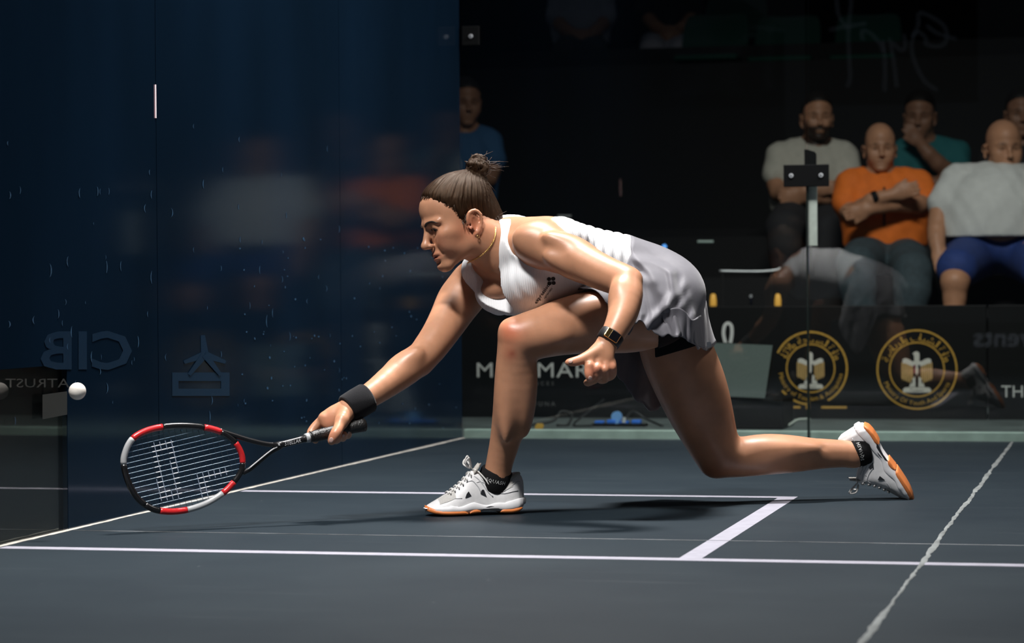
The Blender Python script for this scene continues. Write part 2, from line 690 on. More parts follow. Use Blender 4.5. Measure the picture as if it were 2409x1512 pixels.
def floor_mat():
    m = Mat('slate_court_floor')
    tc = m.n('ShaderNodeTexCoord')
    n1 = m.n('ShaderNodeTexNoise')
    n1.inputs['Scale'].default_value = 1.3
    n1.inputs['Detail'].default_value = 6
    n1.inputs['Roughness'].default_value = .62
    m.l(tc.outputs['Object'], n1.inputs['Vector'])
    cr = m.n('ShaderNodeValToRGB')
    cr.color_ramp.elements[0].position, cr.color_ramp.elements[1].position = .3, .75
    cr.color_ramp.elements[0].color = (.0085, .0155, .0225, 1)
    cr.color_ramp.elements[1].color = (.0175, .0270, .0345, 1)
    m.l(n1.outputs['Fac'], cr.inputs['Fac'])
    # rubbed streaks and pale scuffs
    mp = m.n('ShaderNodeMapping')
    mp.inputs['Scale'].default_value = (1.2, 26, 1)
    mp.inputs['Rotation'].default_value = (0, 0, .22)
    m.l(tc.outputs['Object'], mp.inputs['Vector'])
    n2 = m.n('ShaderNodeTexNoise')
    n2.inputs['Scale'].default_value = 1.0
    n2.inputs['Detail'].default_value = 5
    m.l(mp.outputs[0], n2.inputs['Vector'])
    r2 = m.n('ShaderNodeMapRange')
    for k, v in (('From Min', .62), ('From Max', .8), ('To Min', 0), ('To Max', .22)):
        r2.inputs[k].default_value = v
    m.l(n2.outputs['Fac'], r2.inputs['Value'])
    mx = m.n('ShaderNodeMixRGB')
    mx.inputs[2].default_value = (.085, .098, .105, 1)
    m.l(r2.outputs[0], mx.inputs[0])
    m.l(cr.outputs[0], mx.inputs[1])
    # dust specks
    vo = m.n('ShaderNodeTexVoronoi')
    vo.inputs['Scale'].default_value = 7
    m.l(tc.outputs['Object'], vo.inputs['Vector'])
    r3 = m.n('ShaderNodeMapRange')
    for k, v in (('From Min', .016), ('From Max', .028), ('To Min', .45), ('To Max', 0)):
        r3.inputs[k].default_value = v
    m.l(vo.outputs['Distance'], r3.inputs['Value'])
    mx2 = m.n('ShaderNodeMixRGB')
    mx2.inputs[2].default_value = (.18, .2, .215, 1)
    m.l(r3.outputs[0], mx2.inputs[0])
    m.l(mx.outputs[0], mx2.inputs[1])
    m.l(mx2.outputs[0], m.b.inputs['Base Color'])
    m.b.inputs['Roughness'].default_value = .55
    m.b.inputs['Specular IOR Level'].default_value = .2
    n3 = m.n('ShaderNodeTexNoise')
    n3.inputs['Scale'].default_value = 260
    m.l(tc.outputs['Object'], n3.inputs['Vector'])
    bp = m.n('ShaderNodeBump')
    bp.inputs['Strength'].default_value = .25
    bp.inputs['Distance'].default_value = .002
    m.l(n3.outputs['Fac'], bp.inputs['Height'])
    m.l(bp.outputs[0], m.b.inputs['Normal'])
    return m.m


def glass_mat(name, tint=(.97, 1, .985), ior=1.5):
    """Clear pane: lets light through, mirrors by Fresnel."""
    m = Mat(name)
    m.nt.nodes.remove(m.b)
    tr = m.n('ShaderNodeBsdfTransparent')
    tr.inputs[0].default_value = (*tint, 1)
    gl = m.n('ShaderNodeBsdfGlossy')
    gl.inputs['Roughness'].default_value = .0
    # Schlick reflectance from the angle between view and surface, the same on both faces of the pane
    ge = m.n('ShaderNodeNewGeometry')
    dt = m.n('ShaderNodeVectorMath', operation='DOT_PRODUCT')
    m.l(ge.outputs['Incoming'], dt.inputs[0])
    m.l(ge.outputs['Normal'], dt.inputs[1])
    ab = m.n('ShaderNodeMath', operation='ABSOLUTE')
    m.l(dt.outputs['Value'], ab.inputs[0])
    su = m.n('ShaderNodeMath', operation='SUBTRACT')
    su.inputs[0].default_value = 1.0
    m.l(ab.outputs[0], su.inputs[1])
    pw = m.n('ShaderNodeMath', operation='POWER')
    pw.inputs[1].default_value = 5.0
    m.l(su.outputs[0], pw.inputs[0])
    r0 = ((ior - 1) / (ior + 1)) ** 2
    fr = m.n('ShaderNodeMath', operation='MULTIPLY_ADD')
    fr.inputs[1].default_value = 1 - r0
    fr.inputs[2].default_value = r0
    m.l(pw.outputs[0], fr.inputs[0])
    mx = m.n('ShaderNodeMixShader')
    m.l(fr.outputs[0], mx.inputs[0])
    m.l(tr.outputs[0], mx.inputs[1])
    m.l(gl.outputs[0], mx.inputs[2])
    m.l(mx.outputs[0], m.out.inputs[0])
    return m.m


FLOOR = floor_mat()
GLASS = glass_mat('court_glass')
FILLER = pmat('pale_joint_filler', (.42, .40, .36), .8, noise=.25, nscale=30, bump=.5, bscale=200)
LINE_PAINT = pmat('lavender_white_line', (.30, .295, .35), .6, noise=.10, nscale=25)
SEAM = pmat('light_seam', (.09, .10, .11), .7, noise=.5, nscale=9)
DARK_STEEL = pmat('black_steel', (.006, .0065, .007), .65, .15)
CHROME = pmat('bright_steel', (.80, .84, .88), .35, metal=.2)

floor = MB().box((-.02, -5.6, -.05), (6.42, BACK_Y + .05, -.022)).build('floor', SEAM, kind='structure')
xs = [0, 2.1236, 4.26, 6.4]
ys = [-5.5, -2.30, .412, BACK_Y]
for i in range(3):
    for j in range(3):
        MB().box((xs[i] + .0008, ys[j] + .0012, -.022), (xs[i + 1] - .0008, ys[j + 1] - .0012, 0)).build('floor_panel', FLOOR, floor)


def ragged_strip(p0, p1, w0, w1, z, seed, n=160, name='joint_filler', mat=None, amp=.35, parent=None):
    r = np.random.default_rng(seed)
    p0, p1 = np.array(p0, float), np.array(p1, float)
    d = nrm(p1 - p0)
    s = np.array([-d[1], d[0]])
    v, f = [], []
    a = np.cumsum(r.normal(size=n)) * .06
    b = np.cumsum(r.normal(size=n)) * .06
    for i in range(n):
        t = i / (n - 1)
        c = p0 + (p1 - p0) * t
        l_ = w0 * (1 + amp * math.sin(a[i] * 9) + .3 * r.normal() * amp)
        r_ = w1 * (1 + amp * math.sin(b[i] * 9 + 2) + .3 * r.normal() * amp)
        for q in (c - s * l_, c + s * r_):
            v.append((q[0], q[1], z))
        for q in (c - s * l_ * .6, c + s * r_ * .6):
            v.append((q[0], q[1], z + .0012))
        if i:
            k = 4 * i
            f += [(k - 4, k, k + 2, k - 2), (k - 2, k + 2, k + 3, k - 1), (k - 1, k + 3, k + 1, k - 3)]
    return mesh_obj(name, v, f, mat or FILLER, parent, True)


ragged_strip((.006, -5.4), (.006, BACK_Y - .004), .006, .014, .0006, 3, 420, 'base_sealant', None, .4, floor)
ragged_strip((2.1236, -5.4), (2.1236, BACK_Y - .01), .0055, .0055, .0006, 5, 300, 'joint_filler', pmat('worn_white_filler', (.17, .185, .185), .8, noise=.35, nscale=8), .55, floor)
ragged_strip((0.02, .412), (6.38, .412), .0011, .0011, .0004, 8, 260, 'panel_seam', SEAM, .7, floor)
mb = MB().box((0.022, -.025, 0), (6.39, .025, .0007))
mb.build('short_line', LINE_PAINT, floor)
MB().box((0.022, 1.625, 0), (1.65, 1.675, .0007)).build('service_box_line', LINE_PAINT, floor)
MB().box((1.60, .025, 0), (1.65, 1.625, .0007)).build('service_box_line', LINE_PAINT, floor)

# blue side wall of printed glass panels
def film_mat():
    m = Mat('navy_wall_film')
    tc = m.n('ShaderNodeTexCoord')
    nz = m.n('ShaderNodeTexNoise')
    nz.inputs['Scale'].default_value = 1.6
    nz.inputs['Detail'].default_value = 5
    mp = m.n('ShaderNodeMapping')
    mp.inputs['Scale'].default_value = (1, 1.4, .5)
    m.l(tc.outputs['Object'], mp.inputs[0])
    m.l(mp.outputs[0], nz.inputs['Vector'])
    cr = m.n('ShaderNodeValToRGB')
    cr.color_ramp.elements[0].position, cr.color_ramp.elements[1].position = .3, .72
    cr.color_ramp.elements[0].color = (.0034, .0100, .0205, 1)
    cr.color_ramp.elements[1].color = (.0047, .0145, .0315, 1)
    m.l(nz.outputs['Fac'], cr.inputs['Fac'])
    m.l(cr.outputs[0], m.b.inputs['Base Color'])
    m.b.inputs['Roughness'].default_value = .09
    m.b.inputs['Specular IOR Level'].default_value = .26
    m.b.inputs['Specular Tint'].default_value = (.32, .58, 1, 1)
    return m.m


FILM = film_mat()
wall_left = MB().box((-.030, -5.46, -.022), (-.020, BACK_Y, 2.55)).build('wall_left', pmat('black_backing', (.004, .004, .005), .6), kind='structure')
py = [-5.46, -3.90, -2.25, -.60, 1.045, 2.70, BACK_Y]
CUT_Y, CUT_Z = .432, .409
for i in range(6):
    y0, y1 = py[i] + .002, py[i + 1] - .002
    if i == 3:
        mb = MB()
        mb.prism([(CUT_Y, 0.002), (y1, 0.002), (y1, 2.53), (y0, 2.53), (y0, CUT_Z), (CUT_Y, CUT_Z)], (-.014, 0, 0), (0, 1, 0), (0, 0, 1), .014)
        mb.build('blue_panel', FILM, wall_left)
        MB().box((-.013, y0, .002), (-.001, CUT_Y - .001, CUT_Z - .001)).build('clear_panel', GLASS, wall_left)
    elif i == 2:
        MB().box((-.014, y0, CUT_Z), (0, y1, 2.53)).build('blue_panel', FILM, wall_left)
        MB().box((-.013, y0, .002), (-.001, y1, CUT_Z - .001)).build('clear_panel', GLASS, wall_left)
    else:
        MB().box((-.014, y0, .002), (0, y1, 2.53)).build('blue_panel', FILM, wall_left)

# ball marks rubbed on the blue panels, too many to count
mb = MB()
r = np.random.default_rng(21)


def wall_pt(px, py_, lift=.0012):
    p = on_plane(px, py_, 0, lift)
    return p


marks = [(492, 980, 1), (430, 1010, .6)]
for _ in range(64):
    px_, py_ = r.uniform(10, 820), r.uniform(330, 1000)
    if py_ < 430 and r.random() < .6:
        continue
    marks.append((px_, py_, r.uniform(.4, 1.0)))
for px_, py_, sc_ in [(457, 297, .5), (565, 328, .7), (480, 433, .9), (525, 399, .6), (519, 631, .7), (228, 450, 1), (255, 450, .7), (402, 500, .9), (116, 636, 1.1), (344, 490, 1), (358, 652, 1), (250, 628, 1)] + marks:
    bend = r.choice([-1, 1]) * r.uniform(2, 5) * sc_
    hgt = r.uniform(8, 17) * sc_
    pts = [wall_pt(px_ + bend * math.cos(t * 1.4), py_ + hgt * math.sin(t * 1.2)) for t in np.linspace(-1, 1, 6)]
    wd = [.0003, .0012, .0019, .0019, .0012, .0003]
    v = []
    for p, w in zip(pts, wd):
        v += [p + np.array([0, -w * sc_ * 1.6, 0]), p + np.array([0, w * sc_ * 1.6, 0])]
    mb.add(v, [(2 * k, 2 * k + 1, 2 * k + 3, 2 * k + 2) for k in range(5)])
for _ in range(90):
    px_, py_ = r.uniform(560, 1075), r.uniform(560, 1010)
    w = r.uniform(.0012, .0042)
    h_ = r.uniform(.0015, .005)
    c = wall_pt(px_, py_)
    tilt = r.uniform(-.6, .6)
    mb.add([c + np.array([0, w * math.cos(t) * 2 + tilt * h_ * math.sin(t), h_ * math.sin(t)]) for t in np.linspace(0, 6.28, 7, endpoint=False)], [tuple(range(7))])
mb.build('ball_marks', pmat('rubbed_blue_mark', (.030, .085, .16), .5, noise=.5, nscale=200), wall_left, kind='stuff')

# faint mirrored letters and shapes laid on the wall face as decals
DECAL = pmat('faint_blue_decal', (.0085, .027, .057), .25)
DECAL_G = pmat('faint_grey_decal', (.045, .047, .044), .35)
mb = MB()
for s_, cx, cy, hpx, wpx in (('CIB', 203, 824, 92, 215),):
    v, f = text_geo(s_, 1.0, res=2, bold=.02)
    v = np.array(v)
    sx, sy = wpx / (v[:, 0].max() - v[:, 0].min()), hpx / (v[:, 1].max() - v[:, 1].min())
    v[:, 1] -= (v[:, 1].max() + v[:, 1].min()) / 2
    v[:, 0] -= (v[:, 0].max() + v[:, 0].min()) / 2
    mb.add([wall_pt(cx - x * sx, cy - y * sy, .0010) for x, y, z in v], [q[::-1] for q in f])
mb.build('wall_decal', DECAL, wall_left, label='faint mirrored letters on the blue wall')
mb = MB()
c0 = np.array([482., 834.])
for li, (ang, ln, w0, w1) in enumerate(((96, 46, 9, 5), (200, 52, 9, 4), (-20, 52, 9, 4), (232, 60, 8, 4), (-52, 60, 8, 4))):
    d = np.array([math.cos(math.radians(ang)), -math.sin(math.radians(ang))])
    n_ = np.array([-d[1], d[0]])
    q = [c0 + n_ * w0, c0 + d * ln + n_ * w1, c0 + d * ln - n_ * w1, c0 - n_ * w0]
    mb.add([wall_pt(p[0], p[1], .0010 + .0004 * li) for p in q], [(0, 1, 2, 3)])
mb.build('wall_decal', DECAL, wall_left)
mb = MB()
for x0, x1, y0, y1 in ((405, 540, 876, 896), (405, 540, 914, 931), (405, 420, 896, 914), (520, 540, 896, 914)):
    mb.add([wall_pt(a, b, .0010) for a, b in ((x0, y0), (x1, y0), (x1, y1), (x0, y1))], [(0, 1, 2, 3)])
mb.build('wall_decal', DECAL, wall_left)
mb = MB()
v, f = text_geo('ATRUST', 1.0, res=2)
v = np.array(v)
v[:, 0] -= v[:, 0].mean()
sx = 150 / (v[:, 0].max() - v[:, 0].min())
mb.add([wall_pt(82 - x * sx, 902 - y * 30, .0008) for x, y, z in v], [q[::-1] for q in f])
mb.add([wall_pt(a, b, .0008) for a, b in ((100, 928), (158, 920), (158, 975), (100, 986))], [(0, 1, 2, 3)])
mb.build('wall_decal', DECAL_G, wall_left)

# reflection streak in the joint of two blue panels, put in as a glowing strip
lamp = MB().box((.001, 1.0385, 1.055), (.0026, 1.0412, 1.145)).build('joint_glint', pmat('pink_glint', (.9, .7, .7), .5, emit=(1, .55, .55), estr=1.6), None,
      label='thin pinkish reflection streak in the joint between two blue wall panels', cat='reflection streak')

# glass back wall
wall_back = MB().box((0, BACK_Y + .003, 2.20), (6.4, BACK_Y + .014, 2.25)).build('wall_back', DARK_STEEL, kind='structure')
for x0, x1 in ((.004, 1.357), (1.366, 3.2), (3.208, 4.8), (4.808, 6.396)):
    MB().box((x0, BACK_Y, .002), (x1, BACK_Y + .012, 2.20)).build('glass_pane', GLASS, wall_back)
EDGE = pmat('green_glass_edge', (.010, .018, .016), .2)
MB().box((1.3578, BACK_Y - .0005, .002), (1.3652, BACK_Y + .012, 1.05)).build('pane_edge', EDGE, wall_back)
sill = MB().box((0, BACK_Y + .016, -.02), (6.4, BACK_Y + .06, .034)).build('trim_1', pmat('grey_green_sill', (.42, .53, .49), .5, noise=.2, nscale=12), kind='structure', bevel=.004)

# hinge plates
def plate(cx, cz, w, h, bolts, name='hinge_plate', label=''):
    t = thing(name, (cx, BACK_Y - .006, cz - h / 2), label, 'bracket')
    MB().box((cx - w / 2, BACK_Y - .012, cz - h / 2), (cx + w / 2, BACK_Y - .001, cz + h / 2)).build('plate', DARK_STEEL, t, bevel=.002)
    for bx, bz in bolts:
        b = MB()
        b.tube([(bx, BACK_Y - .012, bz), (bx, BACK_Y - .0165, bz)], [.0085, .0075], 16)
        bo = b.build('bolt', CHROME, t)
        MB().tube([(bx, BACK_Y - .0165, bz), (bx, BACK_Y - .0175, bz)], .0035, 8).build('bolt_socket', DARK_STEEL, bo)
    return t


p0, p1 = on_plane(1843, 388, 1, BACK_Y - .012), on_plane(1950, 438, 1, BACK_Y - .012)
b0, b1 = on_plane(1861, 413, 1, BACK_Y - .016), on_plane(1931, 412, 1, BACK_Y - .016)
plate((p0[0] + p1[0]) / 2, (p0[2] + p1[2]) / 2, p1[0] - p0[0], p0[2] - p1[2], [(b0[0], b0[2]), (b1[0], b1[2])], label='black hinge plate with two steel bolts on the glass joint')
p0, p1 = on_plane(1086, 62, 1, BACK_Y - .012), on_plane(1127, 106, 1, BACK_Y - .012)
b0 = on_plane(1107, 85, 1, BACK_Y - .016)
plate((p0[0] + p1[0]) / 2, (p0[2] + p1[2]) / 2, p1[0] - p0[0], p0[2] - p1[2], [(b0[0], b0[2])], label='small black corner bracket with one bolt beside the blue wall')
# support fin behind the joint
fin = thing('support_fin', (1.38, BACK_Y + .02, .70), 'pale metal support strip with dark cap below and above the hinge plate', 'bracket')
p0, p1 = on_plane(1901, 438, 1, BACK_Y + .02), on_plane(1923, 578, 1, BACK_Y + .02)
MB().box((p0[0], BACK_Y + .016, p1[2]), (p1[0], BACK_Y + .028, p0[2])).build('strip', pmat('pale_metal', (.85, .86, .82), .5, noise=.1, nscale=40), fin, bevel=.001)
p0, p1 = on_plane(1893, 352, 1, BACK_Y + .02), on_plane(1921, 390, 1, BACK_Y + .02)
mb = MB()
w_, h_ = p1[0] - p0[0], p0[2] - p1[2]
mb.prism([(0, 0), (w_, 0), (w_, h_ * .72), (w_ * .85, h_ * .86), (w_ * .25, h_), (0, h_)], (p0[0], BACK_Y + .020, p1[2]), (1, 0, 0), (0, 0, 1), .012)
mb.build('cap', DARK_STEEL, fin)
# ------------------------------------------------------------------ beyond the back wall
BOARD_Y = 5.847
WALK = pmat('dark_walkway', (.120, .145, .146), .7, noise=.25, nscale=6)
MB().box((-4, BACK_Y + .06, -.06), (10, 8.0, -.0)).build('floor_walkway', WALK, kind='structure')
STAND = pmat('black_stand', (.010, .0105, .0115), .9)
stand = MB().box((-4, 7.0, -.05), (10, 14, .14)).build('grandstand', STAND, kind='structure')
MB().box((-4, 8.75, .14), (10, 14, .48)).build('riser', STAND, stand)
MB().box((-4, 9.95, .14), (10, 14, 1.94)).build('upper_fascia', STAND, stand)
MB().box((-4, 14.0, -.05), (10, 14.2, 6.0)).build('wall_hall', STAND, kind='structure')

BOARD = pmat('matt_black_board', (.0060, .0065, .0070), .6, .25)
LET_W = pmat('white_lettering', (.80, .80, .78), .6)
LET_GR = pmat('dim_lettering', (.20, .20, .20), .6)
LET_GOLD = pmat('gold_print', (.70, .40, .07), .5, noise=.15, nscale=90)
EX, EZ = np.array([1., 0, 0]), np.array([0, 0, 1.])


def board(x0, x1, label):
    t = thing('advertising_board', ((x0 + x1) / 2, BOARD_Y + .02, 0), label, 'board', 'black boards behind the glass wall')
    MB().box((x0 + .003, BOARD_Y + .001, .0), (x1 - .003, BOARD_Y + .045, .498)).build('panel', BOARD, t, bevel=.003)
    return t


def bp(px, py): return on_plane(px, py, 1, BOARD_Y)


b1 = board(-1.75, .62, 'black board lettered in white below the woman\'s bent knee')
mb = MB()
p = bp(1122, 870)
q = bp(1386, 870)
v, f = text_geo('MIRAMAR', 1.0, res=3, align='LEFT', spacing=1.08)
v = np.array(v)
sx = (q[0] - p[0]) / (v[:, 0].max() - v[:, 0].min())
hz_ = (bp(1145, 850)[2] - bp(1145, 884)[2]) / (v[:, 1].max() - v[:, 1].min())
mb.add([(p[0] + (x - v[:, 0].min()) * sx, BOARD_Y - .0005, p[2] + (y - (v[:, 1].max() + v[:, 1].min()) / 2) * hz_) for x, y, z in v], f)
mb.build('lettering', LET_W, b1)
mb = MB()
p = bp(1255, 902)
text_on(mb, 'RESIDENCES', .024, p + EX * -.02, EX, EZ, spacing=1.9)
mb.build('small_lettering', LET_GR, b1)
mb = MB()
p = bp(1258, 950)
text_on(mb, 'GOUNA', .028, p + EX * .026, EX, EZ, spacing=1.6)
mb.build('small_lettering', LET_GR, b1)
mb = MB()
text_on(mb, 'EL', .028, p - EX * .075, EX, EZ, spacing=1.6)
mb.build('small_lettering', LET_GR, b1)

b2 = board(.62, 1.95, 'black board with two gold ringed eagle emblems')


def ring(mb, c, r, w, a0=0, a1=360, n=64):
    v, f = [], []
    for i in range(n + 1):
        t = math.radians(a0 + (a1 - a0) * i / n)
        for rr in (r - w / 2, r + w / 2):
            v.append(c + rr * math.cos(t) * EX + rr * math.sin(t) * EZ + np.array([0, -.0006, 0]))
    f = [(2 * i, 2 * i + 2, 2 * i + 3, 2 * i + 1) for i in range(n)]
    mb.add(v, f)


def poly(mb, c, pts, s, lift=.0006):
    mb.add([c + x * s * EX + y * s * EZ + np.array([0, -lift, 0]) for x, y in pts], [tuple(range(len(pts)))])


EAG_W = pmat('cream_print', (.80, .77, .70), .6, noise=.2, nscale=300)
EAG_G = pmat('tan_print', (.70, .45, .17), .6, noise=.2, nscale=200)
EAG_R = pmat('maroon_print', (.22, .03, .05), .6)
EAG_K = pmat('black_print', (.006, .006, .007), .6)


def emblem(parent, c, R, r, arabic, english, split=False):
    rg = MB()
    if split:
        ring(rg, c, R, .0085, -62, 155)
        ring(rg, c, R, .0085, 218, 262)
        L_ = [(-.160 * 1.0, -.176), (-.062, -.176), (-.062, -.168), (-.160, -.168)]
        for s_ in (1, -1):
            poly(rg, c, [(s_ * .046, -.177), (s_ * .158, -.177), (s_ * .158, -.167), (s_ * .046, -.167)][::s_], 1.0)
        for k in (-.022, -.010):
            poly(rg, c, [(k, -.180), (k + .005, -.180), (k + .005, -.150), (k, -.150)], 1.0)
    else:
        ring(rg, c, R, .0075)
    ring(rg, c, r, .0058)
    em = rg.build('emblem_ring', LET_GOLD, parent)
    tx = MB()
    text_arc(tx, arabic, .047, c, EX, EZ, (R + r) / 2 - .005, 90, rtl=True)
    tx.build('arabic_lettering', LET_GOLD, em)
    tx = MB()
    text_arc(tx, english, .028, c, EX, EZ, (R + r) / 2 + .002, 270, inward=True, spacing=.8)
    tx.build('english_lettering', LET_GOLD, em)
    k = r / .118
    def piece(name, pts, lift, order=1):
        w = MB()
        poly(w, c, pts[::order], k, lift)
        w.build(name, EAG_W, em)
    piece('eagle_head', [(-.010, .02), (-.012, .062), (-.018, .070), (-.012, .076), (-.002, .080), (.008, .076), (.012, .066), (.010, .02)], .0006)
    for s_ in (1, -1):
        piece('eagle_shoulder', [(s_ * x, y) for x, y in ((.006, .038), (.02, .036), (.036, .046), (.050, .050), (.062, .044), (.062, .028), (.048, .026), (.030, .018), (.012, .012))], .0008, -s_)
        piece('eagle_leg', [(s_ * x, y) for x, y in ((.008, -.030), (.020, -.040), (.034, -.076), (.006, -.076))], .0007, -s_)
    piece('scroll', [(-.058, -.100), (-.062, -.088), (-.052, -.078), (.052, -.078), (.062, -.088), (.058, -.100)], .0008)
    for s_ in (1, -1):
        for i in range(6):
            fx_ = .018 + .0085 * i
            g = MB()
            poly(g, c, [(s_ * x, y) for x, y in ((fx_, .030), (fx_ + .006, .032), (fx_ + .007, -.058 + .004 * i), (fx_ + .0035, -.066 + .005 * i), (fx_ + .001, -.052))][::-s_], k, .0007)
            g.build('feather', EAG_G, em)
    for x0, mat in ((-.015, EAG_R), (-.005, EAG_W), (.005, EAG_K)):
        g = MB()
        poly(g, c, [(x0, .020), (x0, -.014), (x0 + .005, -.026 if x0 == -.005 else -.020), (x0 + .010, -.014), (x0 + .010, .020)], k, .0010)
        g.build('shield_stripe', mat, em)
    g = MB()
    text_on(g, 'ﺔﻳﺭﻮﻬﻤﺟ', .018 * k, c + EZ * -.089 * k, EX, EZ, lift=.001)
    g.build('motto', EAG_K, em)


AR1 = 'ﻭﺯﺍﺭﺓ ﺍﻟﺴﻴﺎﺣﺔ ﻭﺍﻵﺛﺎﺭ'
AR2 = 'ﻭﺯﺍﺭﺓ ﺍﻟﺸﺒﺎﺏ ﻭﺍﻟﺮﻳﺎﺿﺔ'
e2 = bp(2157, 869)
emblem(b2, e2, .1715, .118, AR2, 'Ministry Of Youth And Sports')
e1 = bp(1907, 866)
emblem(b2, e1, .1600, .106, AR1, 'Ministry of Tourism & Antiquities', True)
# sweeping script mark at the left end of the board
LOGO = [[(.805, .33), (.795, .375), (.800, .412), (.815, .424), (.830, .412), (.832, .375), (.822, .32), (.808, .25), (.803, .16), (.800, .03)],
        [(.845, .262), (.80, .255), (.76, .245)],
        [(.80, .235), (.77, .20), (.75, .215), (.735, .19), (.715, .205), (.70, .175)], [(.745, .205), (.742, .12), (.738, .02)], [(.712, .20), (.705, .12), (.700, .03)],
        [(.70, .18), (.66, .22), (.63, .245), (.625, .215), (.66, .19), (.70, .165), (.675, .10), (.645, .03), (.62, .015)]]


def strokes(mb, paths, w, y, scale=1.0, org=(0, 0), mirror=1):
    for pth in paths:
        pts = catmull([np.array((org[0] + mirror * (a - org[0] if False else a) * scale, b * scale + org[1])) for a, b in pth], 6)
        v = []
        for i, p_ in enumerate(pts):
            t = nrm(pts[min(i + 1, len(pts) - 1)] - pts[max(i - 1, 0)])
            n_ = np.array([-t[1], t[0]]) * w
            v += [(p_[0] - n_[0], y, p_[1] - n_[1]), (p_[0] + n_[0], y, p_[1] + n_[1])]
        mb.add(v, [(2 * i, 2 * i + 1, 2 * i + 3, 2 * i + 2) for i in range(len(pts) - 1)])


mb = MB()
strokes(mb, LOGO, .0075, BOARD_Y - .0008)
mb.build('script_mark', LET_W, b2)
b3 = board(1.95, 4.3, 'black board with white capital letters at the picture\'s right edge')
mb = MB()
p = bp(2355, 922)
text_on(mb, 'THE', .074, p, EX, EZ, align='LEFT')
mb.build('lettering', LET_W, b3)

# floor monitor beside the board
sp = thing('floor_monitor', tuple(on_plane(1770, 1010, 2, 0)), 'black stage monitor speaker with grey-green front, behind the glass by the trailing thigh', 'speaker')
SY = 4.99
sq = lambda x, y: on_plane(x, y, 1, SY)
mb = MB()
a_, b_, c_, d_ = sq(1672, 806), sq(1818, 812), sq(1800, 936), sq(1668, 930)
poly2 = [(p[0], p[2]) for p in (d_, c_, b_, a_)]
mb.prism(poly2, (0, SY, 0), (1, 0, 0), (0, 0, 1), .010)
mb.build('front_panel', pmat('grey_green_grille', (.15, .185, .175), .75, noise=.12, nscale=150, bump=.6, bscale=900), sp)
lo, hi = sq(1668, 1012), sq(1842, 936)
MB().box((lo[0], SY, .0), (hi[0], SY + .34, hi[2])).build('cabinet', DARK_STEEL, sp, bevel=.008)
mb = MB()
mb.prism([(a_[0] + .005, hi[2]), (c_[0] - .02, hi[2]), (b_[0] - .03, b_[2] - .004), (a_[0] + .005, a_[2] - .004)], (0, SY + .25, 0), (1, 0, 0), (0, 0, 1), .24)
mb.build('cabinet_top', DARK_STEEL, sp)
w0, w1 = sq(1668, 836), sq(1688, 880)
MB().box((w0[0], SY - .014, w1[2]), (w1[0], SY - .0095, w0[2])).build('port', DARK_STEEL, sp, bevel=.003)

# power strip with blue plugs, cables, tag
BLUE_P = pmat('blue_plastic', (.04, .22, .90), .35)
BLUE_L = pmat('light_blue_plastic', (.22, .50, 1.0), .35)
WHITE_P = pmat('white_plastic', (.7, .72, .75), .4)
CABLE = pmat('black_cable', (.012, .013, .014), .5)
base = on_plane(1455, 1003, 2, 0)
ps = thing('power_strip', tuple(base), 'blue power distribution strip with plugs on the ground behind the glass', 'power strip')
x0, x1 = on_plane(1393, 1000, 1, base[1])[0], on_plane(1520, 1000, 1, base[1])[0]
MB().box((x0, base[1] - .02, 0), (x1, base[1] + .05, .012)).build('tray', DARK_STEEL, ps, bevel=.002)
for k in range(4):
    xa = x0 + .012 + k * (x1 - x0 - .02) / 4
    MB().box((xa, base[1] - .015, .012), (xa + .038, base[1] + .03, .024 + .005 * (k % 2))).build('socket', BLUE_P, ps, bevel=.004)
pc = on_plane(1450, 980, 1, base[1] - .01)
MB().tube([pc, pc + np.array([0, .02, 0])], .0225, 20).build('plug', BLUE_L, ps, smooth=False)
MB().tube([pc + np.array([0, .01, -.035]), pc + np.array([0, .01, -.01])], .012, 12).build('plug_neck', BLUE_L, ps)
pw = on_plane(1467, 987, 1, base[1] - .02)
MB().tube([pw + np.array([0, 0, -.012]), pw + np.array([.003, 0, .010])], .008, 10).build('white_plug', WHITE_P, ps)


def cable(name, px, label, r, mat, lift=None):
    pts = [on_plane(x, y, 1, base[1] + dy) for x, y, dy in px]
    for p_ in pts:
        p_[2] = max(p_[2], r)
    mb = MB()
    mb.tube(catmull(pts, 8), r, 8)
    o = mb.build(name, mat, None, smooth=True, label=label, cat='cable')
    return o


cable('cable', [(1240, 1002, -.05), (1300, 990, .0), (1320, 968, .05), (1345, 975, .05), (1335, 1000, .0), (1310, 1003, -.03)], 'black cable coiled in a loop on the ground left of the blue strip', .006, CABLE)
cable('cable', [(1395, 1002, -.05), (1350, 1000, -.03), (1375, 975, .05), (1410, 948, .15), (1420, 940, .2)], 'black cable rising behind the blue strip towards the board', .005, CABLE)
pts = [on_plane(x, y, 1, base[1] + dy) for x, y, dy in [(1470, 985, -.02), (1490, 968, .05), (1520, 985, .05), (1560, 1003, .0)]]
MB().tube(catmull(pts, 8), .005, 8).build('cord', CABLE, ps, smooth=True)
cable('cable', [(1838, 1012, -.03), (1855, 1000, .0), (1875, 988, .02), (1893, 986, .04), (1905, 986, .06)], 'white cable lying on the walkway beside the floor monitor', .006, pmat('white_cable', (.42, .46, .42), .5))
tg = on_plane(1270, 1008, 2, 0)
mb = MB()
mb.prism([(-.018, 0), (.014, 0), (.018, .012), (.012, .022), (-.010, .022), (-.018, .010)], tuple(tg), (1, 0, 0), (0, 0, 1), .012)
mb.build('cable_tag', pmat('amber_plastic', (.85, .48, .08), .5), None, label='small amber plastic block on the ground by the black cables', cat='tag')

